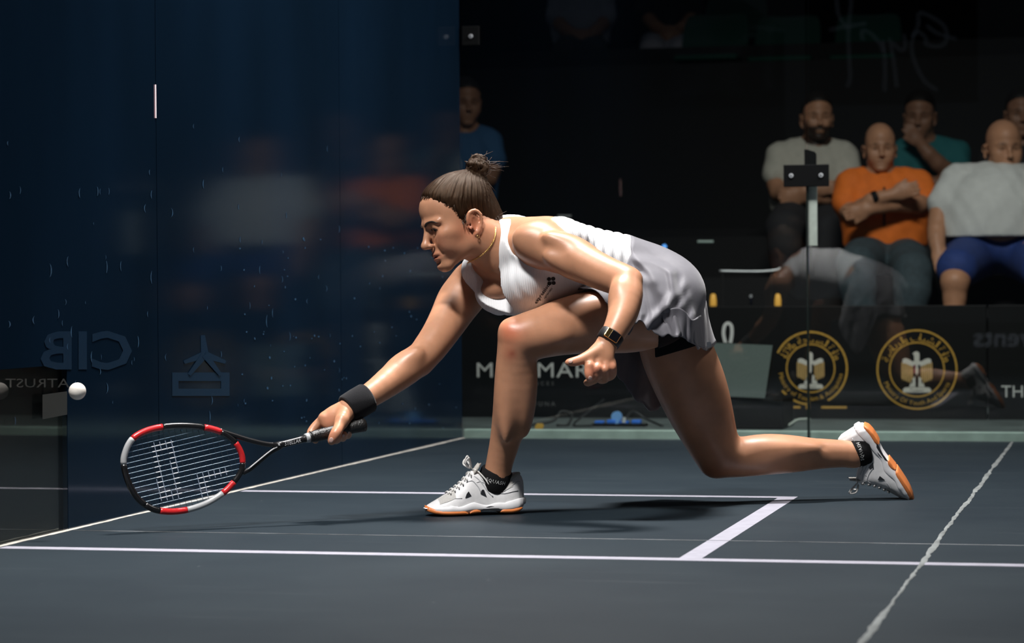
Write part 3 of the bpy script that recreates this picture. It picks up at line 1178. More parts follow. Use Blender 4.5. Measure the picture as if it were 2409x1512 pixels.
# items on the ledge between board and stand
AMBER = pmat('amber_shade', (.75, .42, .08), .5, emit=(1, .5, .08), estr=.25)
for x, lab in ((1678, 'amber glass lamp on the ledge right of the grey skirt'), (1830, 'amber glass lamp on the ledge beside the seated spectators')):
    D_ = 12.3
    b_ = at(x, 722, D_)
    t_ = thing('ledge_lamp', tuple(b_), lab, 'lamp', 'amber lamps on the ledge')
    mb = MB()
    prof = [(.015, 0), (.0165, .012), (.016, .035), (.012, .058), (.006, .064)]
    mb.loft([[b_ + np.array([rr * math.cos(k * .5236), rr * math.sin(k * .5236), z]) for k in range(12)] for rr, z in prof])
    mb.build('shade', AMBER, t_, smooth=True)
    mb = MB()
    mb.tube([b_ + np.array([0, 0, -.006]), b_ + np.array([0, 0, .003])], .018, 12)
    mb.build('base', DARK_STEEL, t_)
yl = at(1750, 726, 12.3)
MB().box((-1.5, yl[1] - .06, yl[2] - .05), (3.5, yl[1] + .25, yl[2] - .008)).build('ledge', STAND, stand)
D_ = 12.25
rl = thing('curved_rail', tuple(at(1760, 722, D_)), 'thin curved metal rail across the dark gap left of the spectators', 'rail')
RAILM = pmat('brushed_metal', (.6, .64, .66), .35, metal=.6)
MB().tube(catmull([at(1692, 637, D_), at(1740, 638, D_), at(1790, 638, D_), at(1825, 635, D_), at(1836, 630, D_)], 6), .0055, 8).build('rail', RAILM, rl, smooth=True)
for x_ in (1700, 1815):
    MB().tube([at(x_, 725, D_), at(x_, 638, D_)], .005, 8).build('post', STAND, rl)
D_ = 12.25
bt = thing('bottle', tuple(at(1767, 716, D_)), 'small dark bottle with a bright ring between the two amber lamps', 'bottle')
q0 = at(1767, 716, D_)
MB().loft([[q0 + np.array([rr * math.cos(k * .5236), rr * math.sin(k * .5236), z]) for k in range(12)] for rr, z in ((.007, 0), (.008, .01), (.008, .028), (.004, .036), (.004, .042))]).build('glass', pmat('dark_glass', (.01, .012, .02), .1), bt, smooth=True)
MB().tube([q0 + np.array([.0055 * math.cos(t), -.006, .040 + .0055 * math.sin(t)]) for t in np.linspace(0, 6.28, 14, endpoint=False)], .0016, 6, closed=True).build('ring', CHROME, bt, smooth=True)
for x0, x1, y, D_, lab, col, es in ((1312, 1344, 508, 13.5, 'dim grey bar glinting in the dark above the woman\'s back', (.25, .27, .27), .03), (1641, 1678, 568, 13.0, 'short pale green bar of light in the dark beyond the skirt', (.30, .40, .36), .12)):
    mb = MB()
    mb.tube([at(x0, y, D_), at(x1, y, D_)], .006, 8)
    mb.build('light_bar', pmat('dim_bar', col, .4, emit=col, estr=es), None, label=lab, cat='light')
D_ = 13.0
lt = thing('blue_lamp', tuple(at(1566, 606, D_)), 'small blue pilot lamp in the dark above the grey skirt', 'lamp')
MB().tube([at(1566, 606, D_), at(1566, 586, D_)], .010, 12).build('body', pmat('blue_glow', (.02, .10, .35), .4, emit=(.02, .12, .5), estr=.25), lt)
q0 = at(1563, 580, D_)
MB().sphere(tuple(q0), .012, 12, 8).build('bulb', pmat('blue_bulb', (.1, .3, .8), .3, emit=(.12, .4, 1), estr=1.0), lt, smooth=True)

# signs behind the camera, glow added to their lettering: seen only as faint mirror images in the back glass
SIGN = pmat('glow_sign_face', (.6, .62, .66), .5, emit=(.75, .82, 1), estr=.38)
MIR_Y = 2 * (BACK_Y + .006) + 7.0
mq = lambda x, y: on_plane(x, y, 1, MIR_Y)
q0, q1 = mq(2150, 760), mq(2700, 850)
SG = MB().box((q0[0], -7.06, q1[2]), (q1[0], -7.0, q0[2])).build('advertising_board', BOARD, None, label='black board lettered in white beyond the front wall, mirrored in the back glass', cat='board')
mb = MB()
c = mq(2375, 795)
v, f = text_geo('Events', .22, align='CENTER')
mb.add([(c[0] - x, -6.997, c[2] + y) for x, y, z in v], [t_[::-1] for t_ in f])
mb.build('lettering', SIGN, SG)
q0, q1 = mq(1900, -160), mq(2300, 240)
SG = MB().box((q0[0], -7.06, q1[2]), (q1[0], -7.0, q0[2])).build('banner', BOARD, None, label='dark banner with a script mark beyond the front wall, mirrored in the back glass', cat='banner')
GH = [[(2000, 70), (1975, 40), (1968, -10), (1975, -60), (1990, -70), (2002, -50), (2003, 0), (1996, 70), (1998, 140), (2000, 185), (1993, 205)], [(1952, 70), (1995, 62), (2038, 55)],
      [(2030, 95), (2028, 72), (2050, 80), (2072, 105), (2078, 122)], [(2078, 95), (2082, 150), (2081, 215)], [(2092, 90), (2102, 140), (2110, 205)], [(2100, 100), (2120, 118), (2130, 108), (2126, 80)],
      [(2145, 85), (2160, 75), (2178, 90), (2180, 105), (2215, 108), (2228, 85), (2215, 55), (2165, 30), (2160, 60), (2145, 100), (2150, 140), (2175, 190), (2205, 212)], [(2180, 60), (2205, 78), (2250, 92)]]
mb = MB()
for pth in GH:
    pts = catmull([np.array([mq(*p_)[0], mq(*p_)[2]]) for p_ in pth], 6)
    v = []
    for i, p_ in enumerate(pts):
        t = nrm(pts[min(i + 1, len(pts) - 1)] - pts[max(i - 1, 0)])
        n_ = np.array([-t[1], t[0]]) * .014
        v += [(p_[0] - n_[0], -6.997, p_[1] - n_[1]), (p_[0] + n_[0], -6.997, p_[1] + n_[1])]
    mb.add(v, [(2 * i, 2 * i + 1, 2 * i + 3, 2 * i + 2) for i in range(len(pts) - 1)])
mb.build('script_mark', pmat('dim_glow_sign', (.4, .42, .46), .5, emit=(.7, .8, 1), estr=.06), SG)
# ------------------------------------------------------------------ the player
SKIN = skin_mat('tanned_skin', (0.50, 0.245, 0.142), rough=0.40, spec=0.5)
BLACK_CLOTH = pmat('black_cloth', (0.008, 0.008, 0.009), 0.85, 0.2, bump=0.3, bscale=500)

player = thing('person', at(1180, 1213, 6.68),
               'woman in white tank top and grey skirt lunging low to reach the ball', 'person')

HB = 0.0031
_pts = [at(x, y, D) for x, y, D in ((725, 370, 6.2), (725, 370, 7.2), (2190, 1230, 6.2), (2190, 1230, 7.2), (1150, 370, 6.4), (1200, 1215, 6.9), (2190, 950, 7.2))]
blo = np.array([at(735, 940, 6.62)[0] - .06, 0, -0.0])
_lo = np.array([at(728, 1000, 6.6)[0] - .03, at(780, 1000, 6.3)[1] - .05, 0.005])
_hi = np.array([at(2165, 1100, 7.1)[0] + .05, at(2165, 1100, 7.1)[1] + .1, at(1060, 430, 6.7)[2] + .03])
B = Field(_lo, _hi, HB)


def LB(pts, k=.02, sub=3, s=None, q=1.0, op='u'):
    """Limb through (px, py, depth, radius in px)."""
    B.chain([at(x, y, D) for x, y, D, r in pts], [pxm(r, D) for x, y, D, r in pts], k, sub, s, q, op)


def EL(c, axes, rad, k=.02, op='u'):
    B.ell(at(*c), axes, rad, k, op)


# torso frame
ta = cdir(-.953, -.24, .183)                       # towards the head
tl = cdir(-.594, .732, -.332)                      # towards her right shoulder
tl = nrm(tl - ta * np.dot(tl, ta))
tf = nrm(np.cross(ta, tl))                         # out of the chest
TC = at(1290, 625, 6.77)
EL((1290, 618, 6.77), (ta, tl, tf), (.165, .142, .100), .03)
EL((1385, 636, 6.80), (ta, tl, tf), (.14, .125, .090), .05)
EL((1465, 652, 6.82), (ta, tl, tf), (.12, .115, .086), .05)
pl = cdir(.18, .95, -.12)                          # pelvis, towards her right hip
pa = cdir(-.90, -.10, .35)
pf = nrm(np.cross(pa, pl))
EL((1535, 678, 6.85), (pa, pl, pf), (.105, .150, .095), .05)
EL((1566, 700, 6.765), (pa, pl, pf), (.088, .085, .092), .04)
EL((1572, 718, 6.945), (pa, pl, pf), (.085, .085, .085), .04)
# shoulder girdle, bust, back
LB([(1285, 566, 6.64, 46), (1205, 590, 6.745, 50), (1110, 662, 6.87, 44)], .04)
LB([(1290, 575, 6.64, 40), (1300, 600, 6.68, 46)], .04)
EL((1245, 668, 6.675), (ta, tl, tf), (.055, .055, .034), .03)
EL((1172, 690, 6.77), (ta, tl, tf), (.050, .050, .030), .03)
EL((1305, 545, 6.70), (ta, tl, tf), (.075, .055, .030), .02)      # shoulder blade
EL((1330, 556, 6.66), (ta, tl, tf), (.060, .030, .030), .02)
LB([(1170, 560, 6.755, 44), (1215, 548, 6.72, 34), (1262, 548, 6.66, 30)], .03)   # trapezius
LB([(1160, 575, 6.765, 40), (1150, 610, 6.82, 32), (1108, 650, 6.87, 30)], .03)
TORSO = B.copy()
# neck
LB([(1180, 592, 6.755, 56), (1148, 572, 6.735, 54), (1116, 550, 6.722, 56)], .03)
LB([(1150, 545, 6.70, 16), (1165, 590, 6.69, 13), (1168, 628, 6.70, 11)], .02)     # neck muscle
LB([(1210, 600, 6.665, 13), (1180, 628, 6.71, 12), (1150, 650, 6.77, 12), (1112, 655, 6.84, 12)], .015)   # collar bones
# left arm (near the camera)
LB([(1268, 575, 6.625, 46), (1300, 588, 6.59, 45), (1345, 604, 6.55, 43), (1400, 633, 6.50, 39), (1445, 652, 6.46, 35), (1476, 663, 6.43, 33)], .03)
EL((1262, 567, 6.60), (cdir(-.8, -.1, .35), cdir(.3, .2, .9), cdir(.1, -1, .1)), (.062, .046, .040), .03)   # deltoid
EL((1352, 588, 6.545), (cdir(.85, -.3, -.42), cdir(.42, 0, .9), cdir(0, 1, 0)), (.085, .030, .034), .015)  # triceps
EL((1345, 628, 6.535), (cdir(.85, -.3, -.42), cdir(.42, 0, .9), cdir(0, 1, 0)), (.075, .027, .030), .015)  # biceps
LB([(1474, 664, 6.43, 34), (1474, 695, 6.40, 37), (1466, 735, 6.365, 34), (1452, 768, 6.34, 29), (1436, 797, 6.325, 25)], .012)
EL((1456, 705, 6.39), (cdir(-.1, -.2, .97), cdir(1, 0, 0), cdir(0, 1, 0)), (.050, .024, .030), .015)
EL((1488, 657, 6.43), (cdir(1, 0, 0), cdir(0, 1, 0), cdir(0, 0, 1)), (.022, .026, .022), .012)
# left hand
ha = cdir(-.42, -.05, -.9)
hw = cdir(-.9, .1, .42)
hn = nrm(np.cross(ha, hw))
EL((1424, 815, 6.315), (ha, hw, hn), (.034, .027, .017), .012)
EL((1412, 840, 6.305), (ha, hw, hn), (.034, .034, .017), .012)
LB([(1408, 825, 6.305, 14), (1386, 838, 6.295, 13.5), (1364, 847, 6.285, 10.5), (1348, 851, 6.28, 9), (1335, 852, 6.28, 6)], .010)
LB([(1390, 845, 6.295, 13), (1387, 862, 6.283, 11), (1386, 878, 6.277, 10), (1389, 892, 6.280, 8.5)], .006)
LB([(1408, 850, 6.298, 12), (1405, 868, 6.285, 11.5), (1403, 888, 6.292, 10), (1388, 898, 6.315, 8.5), (1380, 900, 6.325, 7.5)], .005)
LB([(1425, 852, 6.302, 12), (1423, 870, 6.290, 11), (1424, 890, 6.300, 9.5), (1412, 894, 6.325, 8.5)], .005)
LB([(1438, 850, 6.310, 11), (1440, 866, 6.302, 10), (1440, 882, 6.308, 8.5), (1428, 890, 6.325, 7.5)], .005)
for kx, ky, kd in ((1388, 860, 6.277), (1405, 866, 6.277), (1424, 869, 6.282), (1440, 864, 6.294)):
    EL((kx, ky, kd), (ha, hw, hn), (.010, .0095, .009), .006)
# right arm (racket arm)
LB([(1112, 672, 6.88, 46), (1082, 705, 6.85, 48), (1056, 750, 6.80, 42), (1028, 795, 6.745, 37), (996, 838, 6.70, 34)], .03)
LB([(994, 838, 6.695, 34), (962, 862, 6.67, 37), (925, 890, 6.635, 34.5), (882, 922, 6.59, 29), (842, 947, 6.555, 25)], .014)
EL((950, 855, 6.655), (cdir(-.8, -.2, -.55), cdir(.55, 0, -.8), cdir(0, 1, 0)), (.058, .026, .028), .015)
EL((988, 858, 6.69), (cdir(1, 0, 0), cdir(0, 1, 0), cdir(0, 0, 1)), (.030, .028, .028), .012)
# right hand on the grip
ra_ = cdir(-.85, -.12, -.52)
rw_ = cdir(.45, -.35, -.8)
rn_ = nrm(np.cross(ra_, rw_))
LB([(842, 947, 6.555, 24), (820, 960, 6.55, 23)], .01)
EL((803, 972, 6.545), (ra_, rw_, rn_), (.036, .030, .019), .012)
EL((783, 985, 6.545), (ra_, rw_, rn_), (.034, .031, .018), .012)
LB([(768, 982, 6.555, 13), (752, 994, 6.555, 11), (738, 1008, 6.55, 10), (731, 1022, 6.54, 9), (742, 1036, 6.515, 8)], .008)
LB([(778, 988, 6.565, 12.5), (772, 1004, 6.575, 11), (772, 1024, 6.565, 10), (790, 1035, 6.525, 9), (797, 1027, 6.495, 8.2)], .006)
LB([(792, 986, 6.570, 12), (790, 1002, 6.582, 10.5), (792, 1022, 6.570, 9.5), (806, 1030, 6.535, 8.6), (809, 1021, 6.507, 8)], .006)
LB([(803, 983, 6.572, 11), (804, 998, 6.582, 9.5), (808, 1016, 6.575, 8.5), (818, 1024, 6.545, 8), (821, 1014, 6.520, 7.4)], .006)
LB([(814, 972, 6.530, 19), (804, 990, 6.512, 16), (797, 1006, 6.488, 11.5), (789, 1021, 6.476, 11.8), (780, 1038, 6.476, 9.2)], .010)
EL((762, 982, 6.545), (ra_, rw_, rn_), (.012, .013, .012), .008)
EL((806, 988, 6.500), (cdir(1, 0, 0), cdir(0, 1, 0), cdir(0, 0, 1)), (.014, .012, .016), .010)
# left leg (leading)
LB([(1545, 730, 6.76, 80), (1480, 745, 6.725, 80), (1400, 758, 6.69, 69), (1320, 771, 6.645, 60), (1262, 786, 6.61, 53), (1224, 795, 6.595, 48)], .03)
EL((1362, 742, 6.655), (cdir(-.95, -.2, -.28), cdir(-.28, 0, .95), cdir(0, 1, 0)), (.12, .046, .055), .03)
EL((1265, 795, 6.60), (cdir(-.96, -.2, -.1), cdir(-.1, 0, .96), cdir(0, 1, 0)), (.075, .038, .045), .02)
EL((1203, 782, 6.585), (cdir(-.5, 0, .85), cdir(.85, 0, .5), cdir(0, 1, 0)), (.036, .030, .036), .016)      # knee cap
EL((1206, 832, 6.59), (cdir(0, 0, 1), cdir(1, 0, 0), cdir(0, 1, 0)), (.034, .028, .030), .016)
LB([(1222, 795, 6.595, 46), (1215, 850, 6.605, 42), (1212, 905, 6.625, 44), (1203, 965, 6.65, 42), (1190, 1030, 6.68, 35), (1176, 1085, 6.70, 30), (1168, 1125, 6.71, 29)], .015)
EL((1232, 908, 6.64), (cdir(.10, 0, 1), cdir(1, 0, 0), cdir(0, 1, 0)), (.125, .026, .044), .035)          # calf
EL((1190, 930, 6.615), (cdir(.15, 0, 1), cdir(1, 0, 0), cdir(0, 1, 0)), (.120, .018, .026), .03)
LB([(1168, 1125, 6.71, 28), (1158, 1162, 6.722, 20), (1110, 1178, 6.71, 14), (1060, 1190, 6.70, 10)], .012)
# right leg (trailing)
LB([(1572, 745, 6.95, 78), (1592, 830, 6.965, 80), (1622, 905, 6.98, 76), (1648, 975, 6.99, 66), (1672, 1030, 6.99, 57), (1692, 1070, 6.99, 50)], .03)
EL((1665, 900, 6.97), (cdir(.33, 0, -.94), cdir(.94, 0, .33), cdir(0, 1, 0)), (.15, .042, .06), .03)
EL((1590, 905, 6.96), (cdir(.33, 0, -.94), cdir(.94, 0, .33), cdir(0, 1, 0)), (.14, .04, .06), .03)
EL((1684, 1088, 6.98), (cdir(.7, 0, -.7), cdir(.7, 0, .7), cdir(0, 1, 0)), (.036, .040, .042), .018)
LB([(1692, 1072, 6.99, 48), (1740, 1078, 7.00, 42), (1800, 1072, 7.02, 43), (1860, 1070, 7.04, 40), (1930, 1067, 7.06, 34), (1985, 1067, 7.075, 30), (2012, 1068, 7.08, 30)], .016)
EL((1815, 1054, 7.015), (cdir(1, .25, 0), cdir(0, 0, 1), cdir(0, 1, 0)), (.12, .029, .045), .035)
LB([(2010, 1068, 7.08, 29), (2045, 1070, 7.088, 20), (2080, 1100, 7.09, 14), (2110, 1130, 7.09, 10)], .012)
# head
HP, HY = math.radians(18), math.radians(21)
h0 = np.array([-math.cos(HP), 0, -math.sin(HP)])
hz = cdir(-math.sin(HP), 0, math.cos(HP))
hx = cdir(*(math.cos(HY) * h0 + np.array([0, -math.sin(HY), 0])))
hy = nrm(np.cross(hz, hx))
HO = at(1086, 527, 6.725)
add_head(B, HO, hx, hy, hz, 1.0)
V, Q = B.mesh(1)
x_, y_, z_ = head_coords(V, HO, hx, hy, hz, 1.0)
tint = np.ones((len(V), 3))
lip = np.clip(bump01(z_, -.0625, .011) * bump01(np.abs(y_), 0, .022) * (x_ > .088), 0, 1)[:, None]
tint = tint * (1 - lip) + lip * np.array([.82, .50, .52])
ck = (bump01(z_, -.03, .028) * bump01(np.abs(y_), .042, .02) * (x_ > .03))[:, None]
tint *= 1 - ck * np.array([0.0, .13, .12])


def blob(px, py, D, r, col, w=1.0):
    global tint
    d = np.linalg.norm(V - at(px, py, D), axis=1) / r
    a = (w * np.exp(-d * d))[:, None]
    tint = tint * (1 - a) + tint * a * np.array(col)


blob(1198, 778, 6.54, .035, (1.12, .72, .66))
blob(1196, 835, 6.55, .02, (.9, .72, .7))
blob(1205, 832, 6.55, .010, (.8, .6, .58))
blob(1690, 1100, 6.95, .04, (.8, .7, .66))
for p in ((1386, 880, 6.27), (1405, 870, 6.27), (1345, 850, 6.27), (1440, 868, 6.29), (785, 1025, 6.47), (770, 990, 6.52), (805, 1024, 6.5)):
    blob(*p, .022, (1.18, .95, .95), .8)
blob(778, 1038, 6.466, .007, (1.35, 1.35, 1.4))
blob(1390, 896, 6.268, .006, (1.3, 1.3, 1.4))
blob(1108, 535, 6.65, .03, (1.12, .82, .78))
fast_mesh('body', V, Q, SKIN, player, tint=tint)
# ------------------------------------------------------------------ hair, face details
def hair_mat(name, c0, c1):
    """Fine streaks follow the strand coordinate stored per vertex."""
    m = Mat(name)
    at_ = m.n('ShaderNodeVertexColor', layer_name='tint')
    sp_ = m.n('ShaderNodeSeparateColor')
    m.l(at_.outputs['Color'], sp_.inputs[0])
    cb = m.n('ShaderNodeCombineXYZ')
    m.l(sp_.outputs[0], cb.inputs[0])
    m.l(sp_.outputs[1], cb.inputs[1])
    nz = m.n('ShaderNodeTexNoise')
    nz.inputs['Scale'].default_value = 1.0
    nz.inputs['Detail'].default_value = 6
    nz.inputs['Roughness'].default_value = .7
    sc_ = m.n('ShaderNodeVectorMath', operation='MULTIPLY')
    sc_.inputs[1].default_value = (60, 5, 1)
    m.l(cb.outputs[0], sc_.inputs[0])
    m.l(sc_.outputs[0], nz.inputs['Vector'])
    cr = m.n('ShaderNodeValToRGB')
    cr.color_ramp.elements[0].color = (*c0, 1)
    cr.color_ramp.elements[1].color = (*c1, 1)
    cr.color_ramp.elements[0].position = .38
    cr.color_ramp.elements[1].position = .66
    m.l(nz.outputs['Fac'], cr.inputs['Fac'])
    m.l(cr.outputs[0], m.b.inputs['Base Color'])
    bp = m.n('ShaderNodeBump')
    bp.inputs['Strength'].default_value = .7
    bp.inputs['Distance'].default_value = .002
    m.l(nz.outputs['Fac'], bp.inputs['Height'])
    m.l(bp.outputs[0], m.b.inputs['Normal'])
    m.b.inputs['Roughness'].default_value = .42
    m.b.inputs['Specular IOR Level'].default_value = .28
    m.b.inputs['Specular Tint'].default_value = (1, .72, .5, 1)
    return m.m


HAIR = hair_mat('brown_hair', (.005, .0026, .0016), (.040, .0185, .0088))
HS = 1.0
hl = lambda x, y, z: HO + HS * (x * hx + y * hy + z * hz)
hc = HO + HS * .045 * hz
HF = Field(hc - .16, hc + .19, .0023)
HF.ell(hl(-.008, 0, .050), (hx, hy, hz), [HS * v for v in (.097, .078, .088)], 0)
HF.ell(hl(.034, 0, .056), (hx, hy, hz), [HS * v for v in (.0715, .065, .0635)], .02)
HF.ell(hl(.020, 0, .022), (hx, hy, hz), [HS * v for v in (.05, .0700, .05)], .02)
HF.ell(hl(-.060, 0, -.006), (hx, hy, hz), [HS * v for v in (.054, .060, .072)], .02)
BUN = at(1122, 408, 6.745)
_b = (BUN - HO) / HS
bun_l = np.array([_b @ hx, _b @ hy, _b @ hz])
HF.cone(hl(-.055, 0, .085), BUN, .045, .018, .035)


def hair_line(x, y, z):
    line = np.interp(x, [-.13, -.09, -.045, -.034, -.018, .000, .012, .022, .036, .052, .070, .088, .12],
                     [-.100, -.096, -.084, -.056, .000, .010, -.014, -.012, .026, .052, .078, .100, .104]).astype(np.float32)
    return line + .003 * np.sin(z * 310 + x * 190 + y * 90) + .002 * np.sin(y * 420 + x * 300)


def hair_local(X, Y, Z):
    dx, dy, dz = X - HO[0], Y - HO[1], Z - HO[2]
    return [(dx * v[0] + dy * v[1] + dz * v[2]) / HS for v in (hx, hy, hz)]


X, Y, Z = HF._grid((slice(None),) * 3)
x, y, z = hair_local(X, Y, Z)
s_ = (z - hair_line(x, y, z)) * HS
HF.d += (.0085 * np.exp(-np.clip(s_, 0, 1) / .016)).astype(np.float32)        # hair thins out towards the hairline
HF.d = np.maximum(HF.d, (-s_ * .75).astype(np.float32))


def hair_strands(P):
    """Grooves running from the hairline into the bun."""
    q = P - HO
    l = np.stack([q @ hx, q @ hy, q @ hz], 1) / HS - bun_l * 0.9
    ang = np.arctan2(l[:, 1], l[:, 0] + .25 * l[:, 2])
    rad = np.linalg.norm(l, axis=1)
    w = ang + .05 * vnoise(P, 45, 3) + .02 * vnoise(P, 120, 5)
    return w, rad, (.0007 * np.sin(w * 27 + 1.5 * vnoise(P, 30, 8)) + .0006 * np.sin(w * 58 + 2 * vnoise(P, 60, 9)) + .0004 * np.sin(w * 110 + rad * 30)) * (1 + .7 * vnoise(P, 40, 4))


# bun: a tangle of loops
for i in range(16):
    a0 = rng.random() * 6.28
    ax1 = nrm(rng.normal(size=3))
    ax2 = nrm(np.cross(ax1, rng.normal(size=3)))
    c = BUN + cdir(.15, 0, 1) * .016 + rng.normal(size=3) * .006
    R_ = .017 + .011 * rng.random()
    pts = [c + R_ * (math.cos(a0 + t) * ax1 + .75 * math.sin(a0 + t) * ax2) for t in np.linspace(0, 4.8, 9)]
    HF.chain(pts, [.0075] * 5 + [.006, .005, .004, .003], .003, 1)
HV, HQ = HF.mesh(0)
n_ = (HV - hc)
n_ /= np.linalg.norm(n_, axis=1)[:, None]
hw_, hr_, hd_ = hair_strands(HV)
HV = HV + n_ * hd_[:, None]
hair = fast_mesh('hair', HV, HQ, HAIR, player, tint=np.stack([hw_, hr_ * 6, hw_ * 0], 1))
BROW = pmat('brow_hair', (.014, .008, .006), .6)
def surf(P, off=0.0, F_=None, it=5):
    """Moves points onto a body surface (offset outwards by off)."""
    F_ = F_ or B
    P = np.array(P, float)
    e = .004
    for _ in range(it):
        v = F_.at(P)
        g = np.stack([F_.at(P + np.eye(3)[k] * e) - F_.at(P - np.eye(3)[k] * e) for k in range(3)], 1)
        g /= np.linalg.norm(g, axis=1)[:, None] + 1e-9
        P = P - g * np.clip(v - off, -.02, .02)[:, None]
    return P


# loose strands
mb = MB()
for i in range(26):
    st = BUN + cdir(.3, 0, 1) * .018 + rng.normal(size=3) * .010
    d = nrm(cdir(1, 0, .1) + rng.normal(size=3) * .35)
    ln = .025 + .035 * rng.random()
    sag = rng.normal(size=3) * .012
    mb.tube([st + d * ln * t + sag * t * t for t in (0, .35, .7, 1)], [.0009, .0008, .0006, .0003], 4)
for i in range(30):
    z0 = -.062 + .075 * rng.random()
    st = hl(-.088 + .02 * rng.random(), .03 + .025 * rng.random(), z0)
    d = nrm(-hx * .7 - hz * .5 + hy * .4 + rng.normal(size=3) * .4)
    ln = .014 + .022 * rng.random()
    mb.tube([st + d * ln * t + rng.normal(size=3) * .003 for t in (0, .5, 1)], [.0006, .0004, .0002], 4)
for i in range(7):
    st = hl(.012 + .012 * rng.random(), .071, .012 - .02 * rng.random())
    mb.tube([st, st - hz * .010 + hy * .001, st - hz * .020 + hx * .004 * rng.normal()], [.0008, .0006, .0003], 4)
# curls escaping from the bun
for i in range(34):
    c = BUN + cdir(.15, 0, 1) * .018 + rng.normal(size=3) * .004
    u1 = nrm(rng.normal(size=3))
    u2 = nrm(np.cross(u1, rng.normal(size=3)))
    R_ = .024 + .012 * rng.random()
    a0 = rng.random() * 6.28
    n_p = 12
    pts = [c + R_ * (1 + .12 * math.sin(3 * t)) * (math.cos(a0 + t) * u1 + .8 * math.sin(a0 + t) * u2) for t in np.linspace(0, rng.uniform(1.6, 4.0), n_p)]
    mb.tube(pts, [.0009] * (n_p - 2) + [.0006, .0003], 4)
# short hairs that soften the hairline
for i in range(260):
    x0 = .004 + .092 * rng.random() ** .8
    z0 = float(hair_line(np.array([x0]), np.array([.05]), np.array([.03]))[0]) + .006 + .010 * rng.random()
    st = None
    if x0 > .075:
        y0 = rng.uniform(-.045, .05)
        st = surf([hl(.10, y0, z0)], .0004)[0]
    else:
        st = surf([hl(x0, .062, z0)], .0004)[0]
    q = (BUN - st)
    d = nrm(q)
    ln = .016 + .016 * rng.random()
    side = np.cross(d, nrm(st - HO)) * rng.normal() * .22
    pts = surf([st + (d + side) * ln * t for t in (0, .5, 1)], .0006)
    pts[2] += nrm(pts[2] - HO) * .0015
    mb.tube(list(pts), [.0002, .00045, .0004], 4)
mb.build('loose_strands', pmat('brown_strand', (.050, .026, .014), .45), hair, smooth=True, kind='stuff')
EYE_WHITE = pmat('eye_white', (.55, .5, .47), .15)
IRIS = pmat('dark_iris', (.02, .012, .008), .08)
for s in (1, -1):
    mb = MB()
    pts = surf(catmull([hl(.1005, s * .011, .0215), hl(.0995, s * .024, .0270), hl(.0925, s * .038, .0275), hl(.080, s * .052, .0195)], 5), .0002)
    mb.tube(list(pts), [.0024, .0030, .0033, .0035, .0035, .0034, .0033, .0031, .0029, .0027, .0025, .0022, .0019, .0016, .0012, .0007][:len(pts)], 6)
    mb.build('eyebrow', BROW, player, smooth=True)
    ec = hl(.0790, s * .031, .0065)
    gaze = nrm(hx * .9 - hz * .35 + hy * .12)
    gu = nrm(np.cross(gaze, hz))
    gw = np.cross(gu, gaze)
    ey = MB().sphere((0, 0, 0), .0120, 24, 20)
    ey.v = [tuple(ec + p[0] * gu + p[1] * gw + p[2] * gaze) for p in ey.v]
    eo = ey.build('eye', EYE_WHITE, player, smooth=True)
    eo.data.materials.append(IRIS)
    for p in eo.data.polygons:
        if (np.array(p.center) - ec) @ gaze > .0102:
            p.material_index = 1
    mb = MB()
    lash = [hl(.0905, s * .0195, .0055), hl(.0945, s * .026, .0085), hl(.0930, s * .034, .0085), hl(.0850, s * .0445, .0030)]
    mb.tube(catmull(lash, 4), .0011, 5)
    mb.build('eyelash', BROW, player, smooth=True)
GOLD = pmat('gold', (.80, .52, .20), .25, metal=1)
mb = MB()
er = hl(-.003, .079, -.047)
mb.tube([er + .0035 * (math.cos(t) * hz + math.sin(t) * hx) for t in np.linspace(0, 6.28, 12, endpoint=False)], .0009, 6, closed=True)
mb.build('earring', GOLD, player, smooth=True)

# ------------------------------------------------------------------ tank top
def tank_mat():
    m = Mat('white_ribbed_knit')
    b = m.b
    b.inputs['Base Color'].default_value = (.80, .81, .83, 1)
    b.inputs['Roughness'].default_value = .8
    b.inputs['Specular IOR Level'].default_value = .2
    tc = m.n('ShaderNodeTexCoord')
    dt = m.n('ShaderNodeVectorMath', operation='DOT_PRODUCT')
    dt.inputs[1].default_value = tuple(ta * 1350 + tl * 300)
    m.l(tc.outputs['Object'], dt.inputs[0])
    sn = m.n('ShaderNodeMath', operation='SINE')
    m.l(dt.outputs['Value'], sn.inputs[0])
    bp = m.n('ShaderNodeBump')
    bp.inputs['Strength'].default_value = .25
    bp.inputs['Distance'].default_value = .0010
    m.l(sn.outputs[0], bp.inputs['Height'])
    m.l(bp.outputs[0], b.inputs['Normal'])
    return m.m


WHITE_KNIT = tank_mat()


def torso_coords(X, Y, Z):
    dx, dy, dz = X - TC[0], Y - TC[1], Z - TC[2]
    return [dx * v[0] + dy * v[1] + dz * v[2] for v in (ta, tl, tf)]


def tank_cut(X, Y, Z):
    a, l, f = torso_coords(X, Y, Z)
    lc = l - .015
    al = np.abs(lc)
    w = sstep(-.045, -.085, f)                       # 0 front, 1 back
    scoop_f = .088 + .16 * np.clip(al / .062, 0, 1.4) ** 3
    scoop_b = .135 + .10 * np.clip(al / .062, 0, 1.4) ** 3
    arm_f = np.interp(al, [.094, .100, .108, .120, .135, .16, .20], [.30, .18, .125, .092, .074, .056, .04]).astype(np.float32)
    arm_b = np.interp(al, [.055, .066, .09, .12, .16, .20], [.30, .16, .085, .035, -.005, -.03]).astype(np.float32)
    scoop = scoop_f * (1 - w) + scoop_b * w
    arm = arm_f * (1 - w) + arm_b * w
    inner = np.where(al < .066 + .012 * (f > .05), scoop, .40)
    outer = np.where(al > .055, arm, .40)
    up = np.maximum(a - inner, a - outer) * .55
    low = -.203 + .006 * np.sin(l * 40) - a
    return np.maximum(up, low)


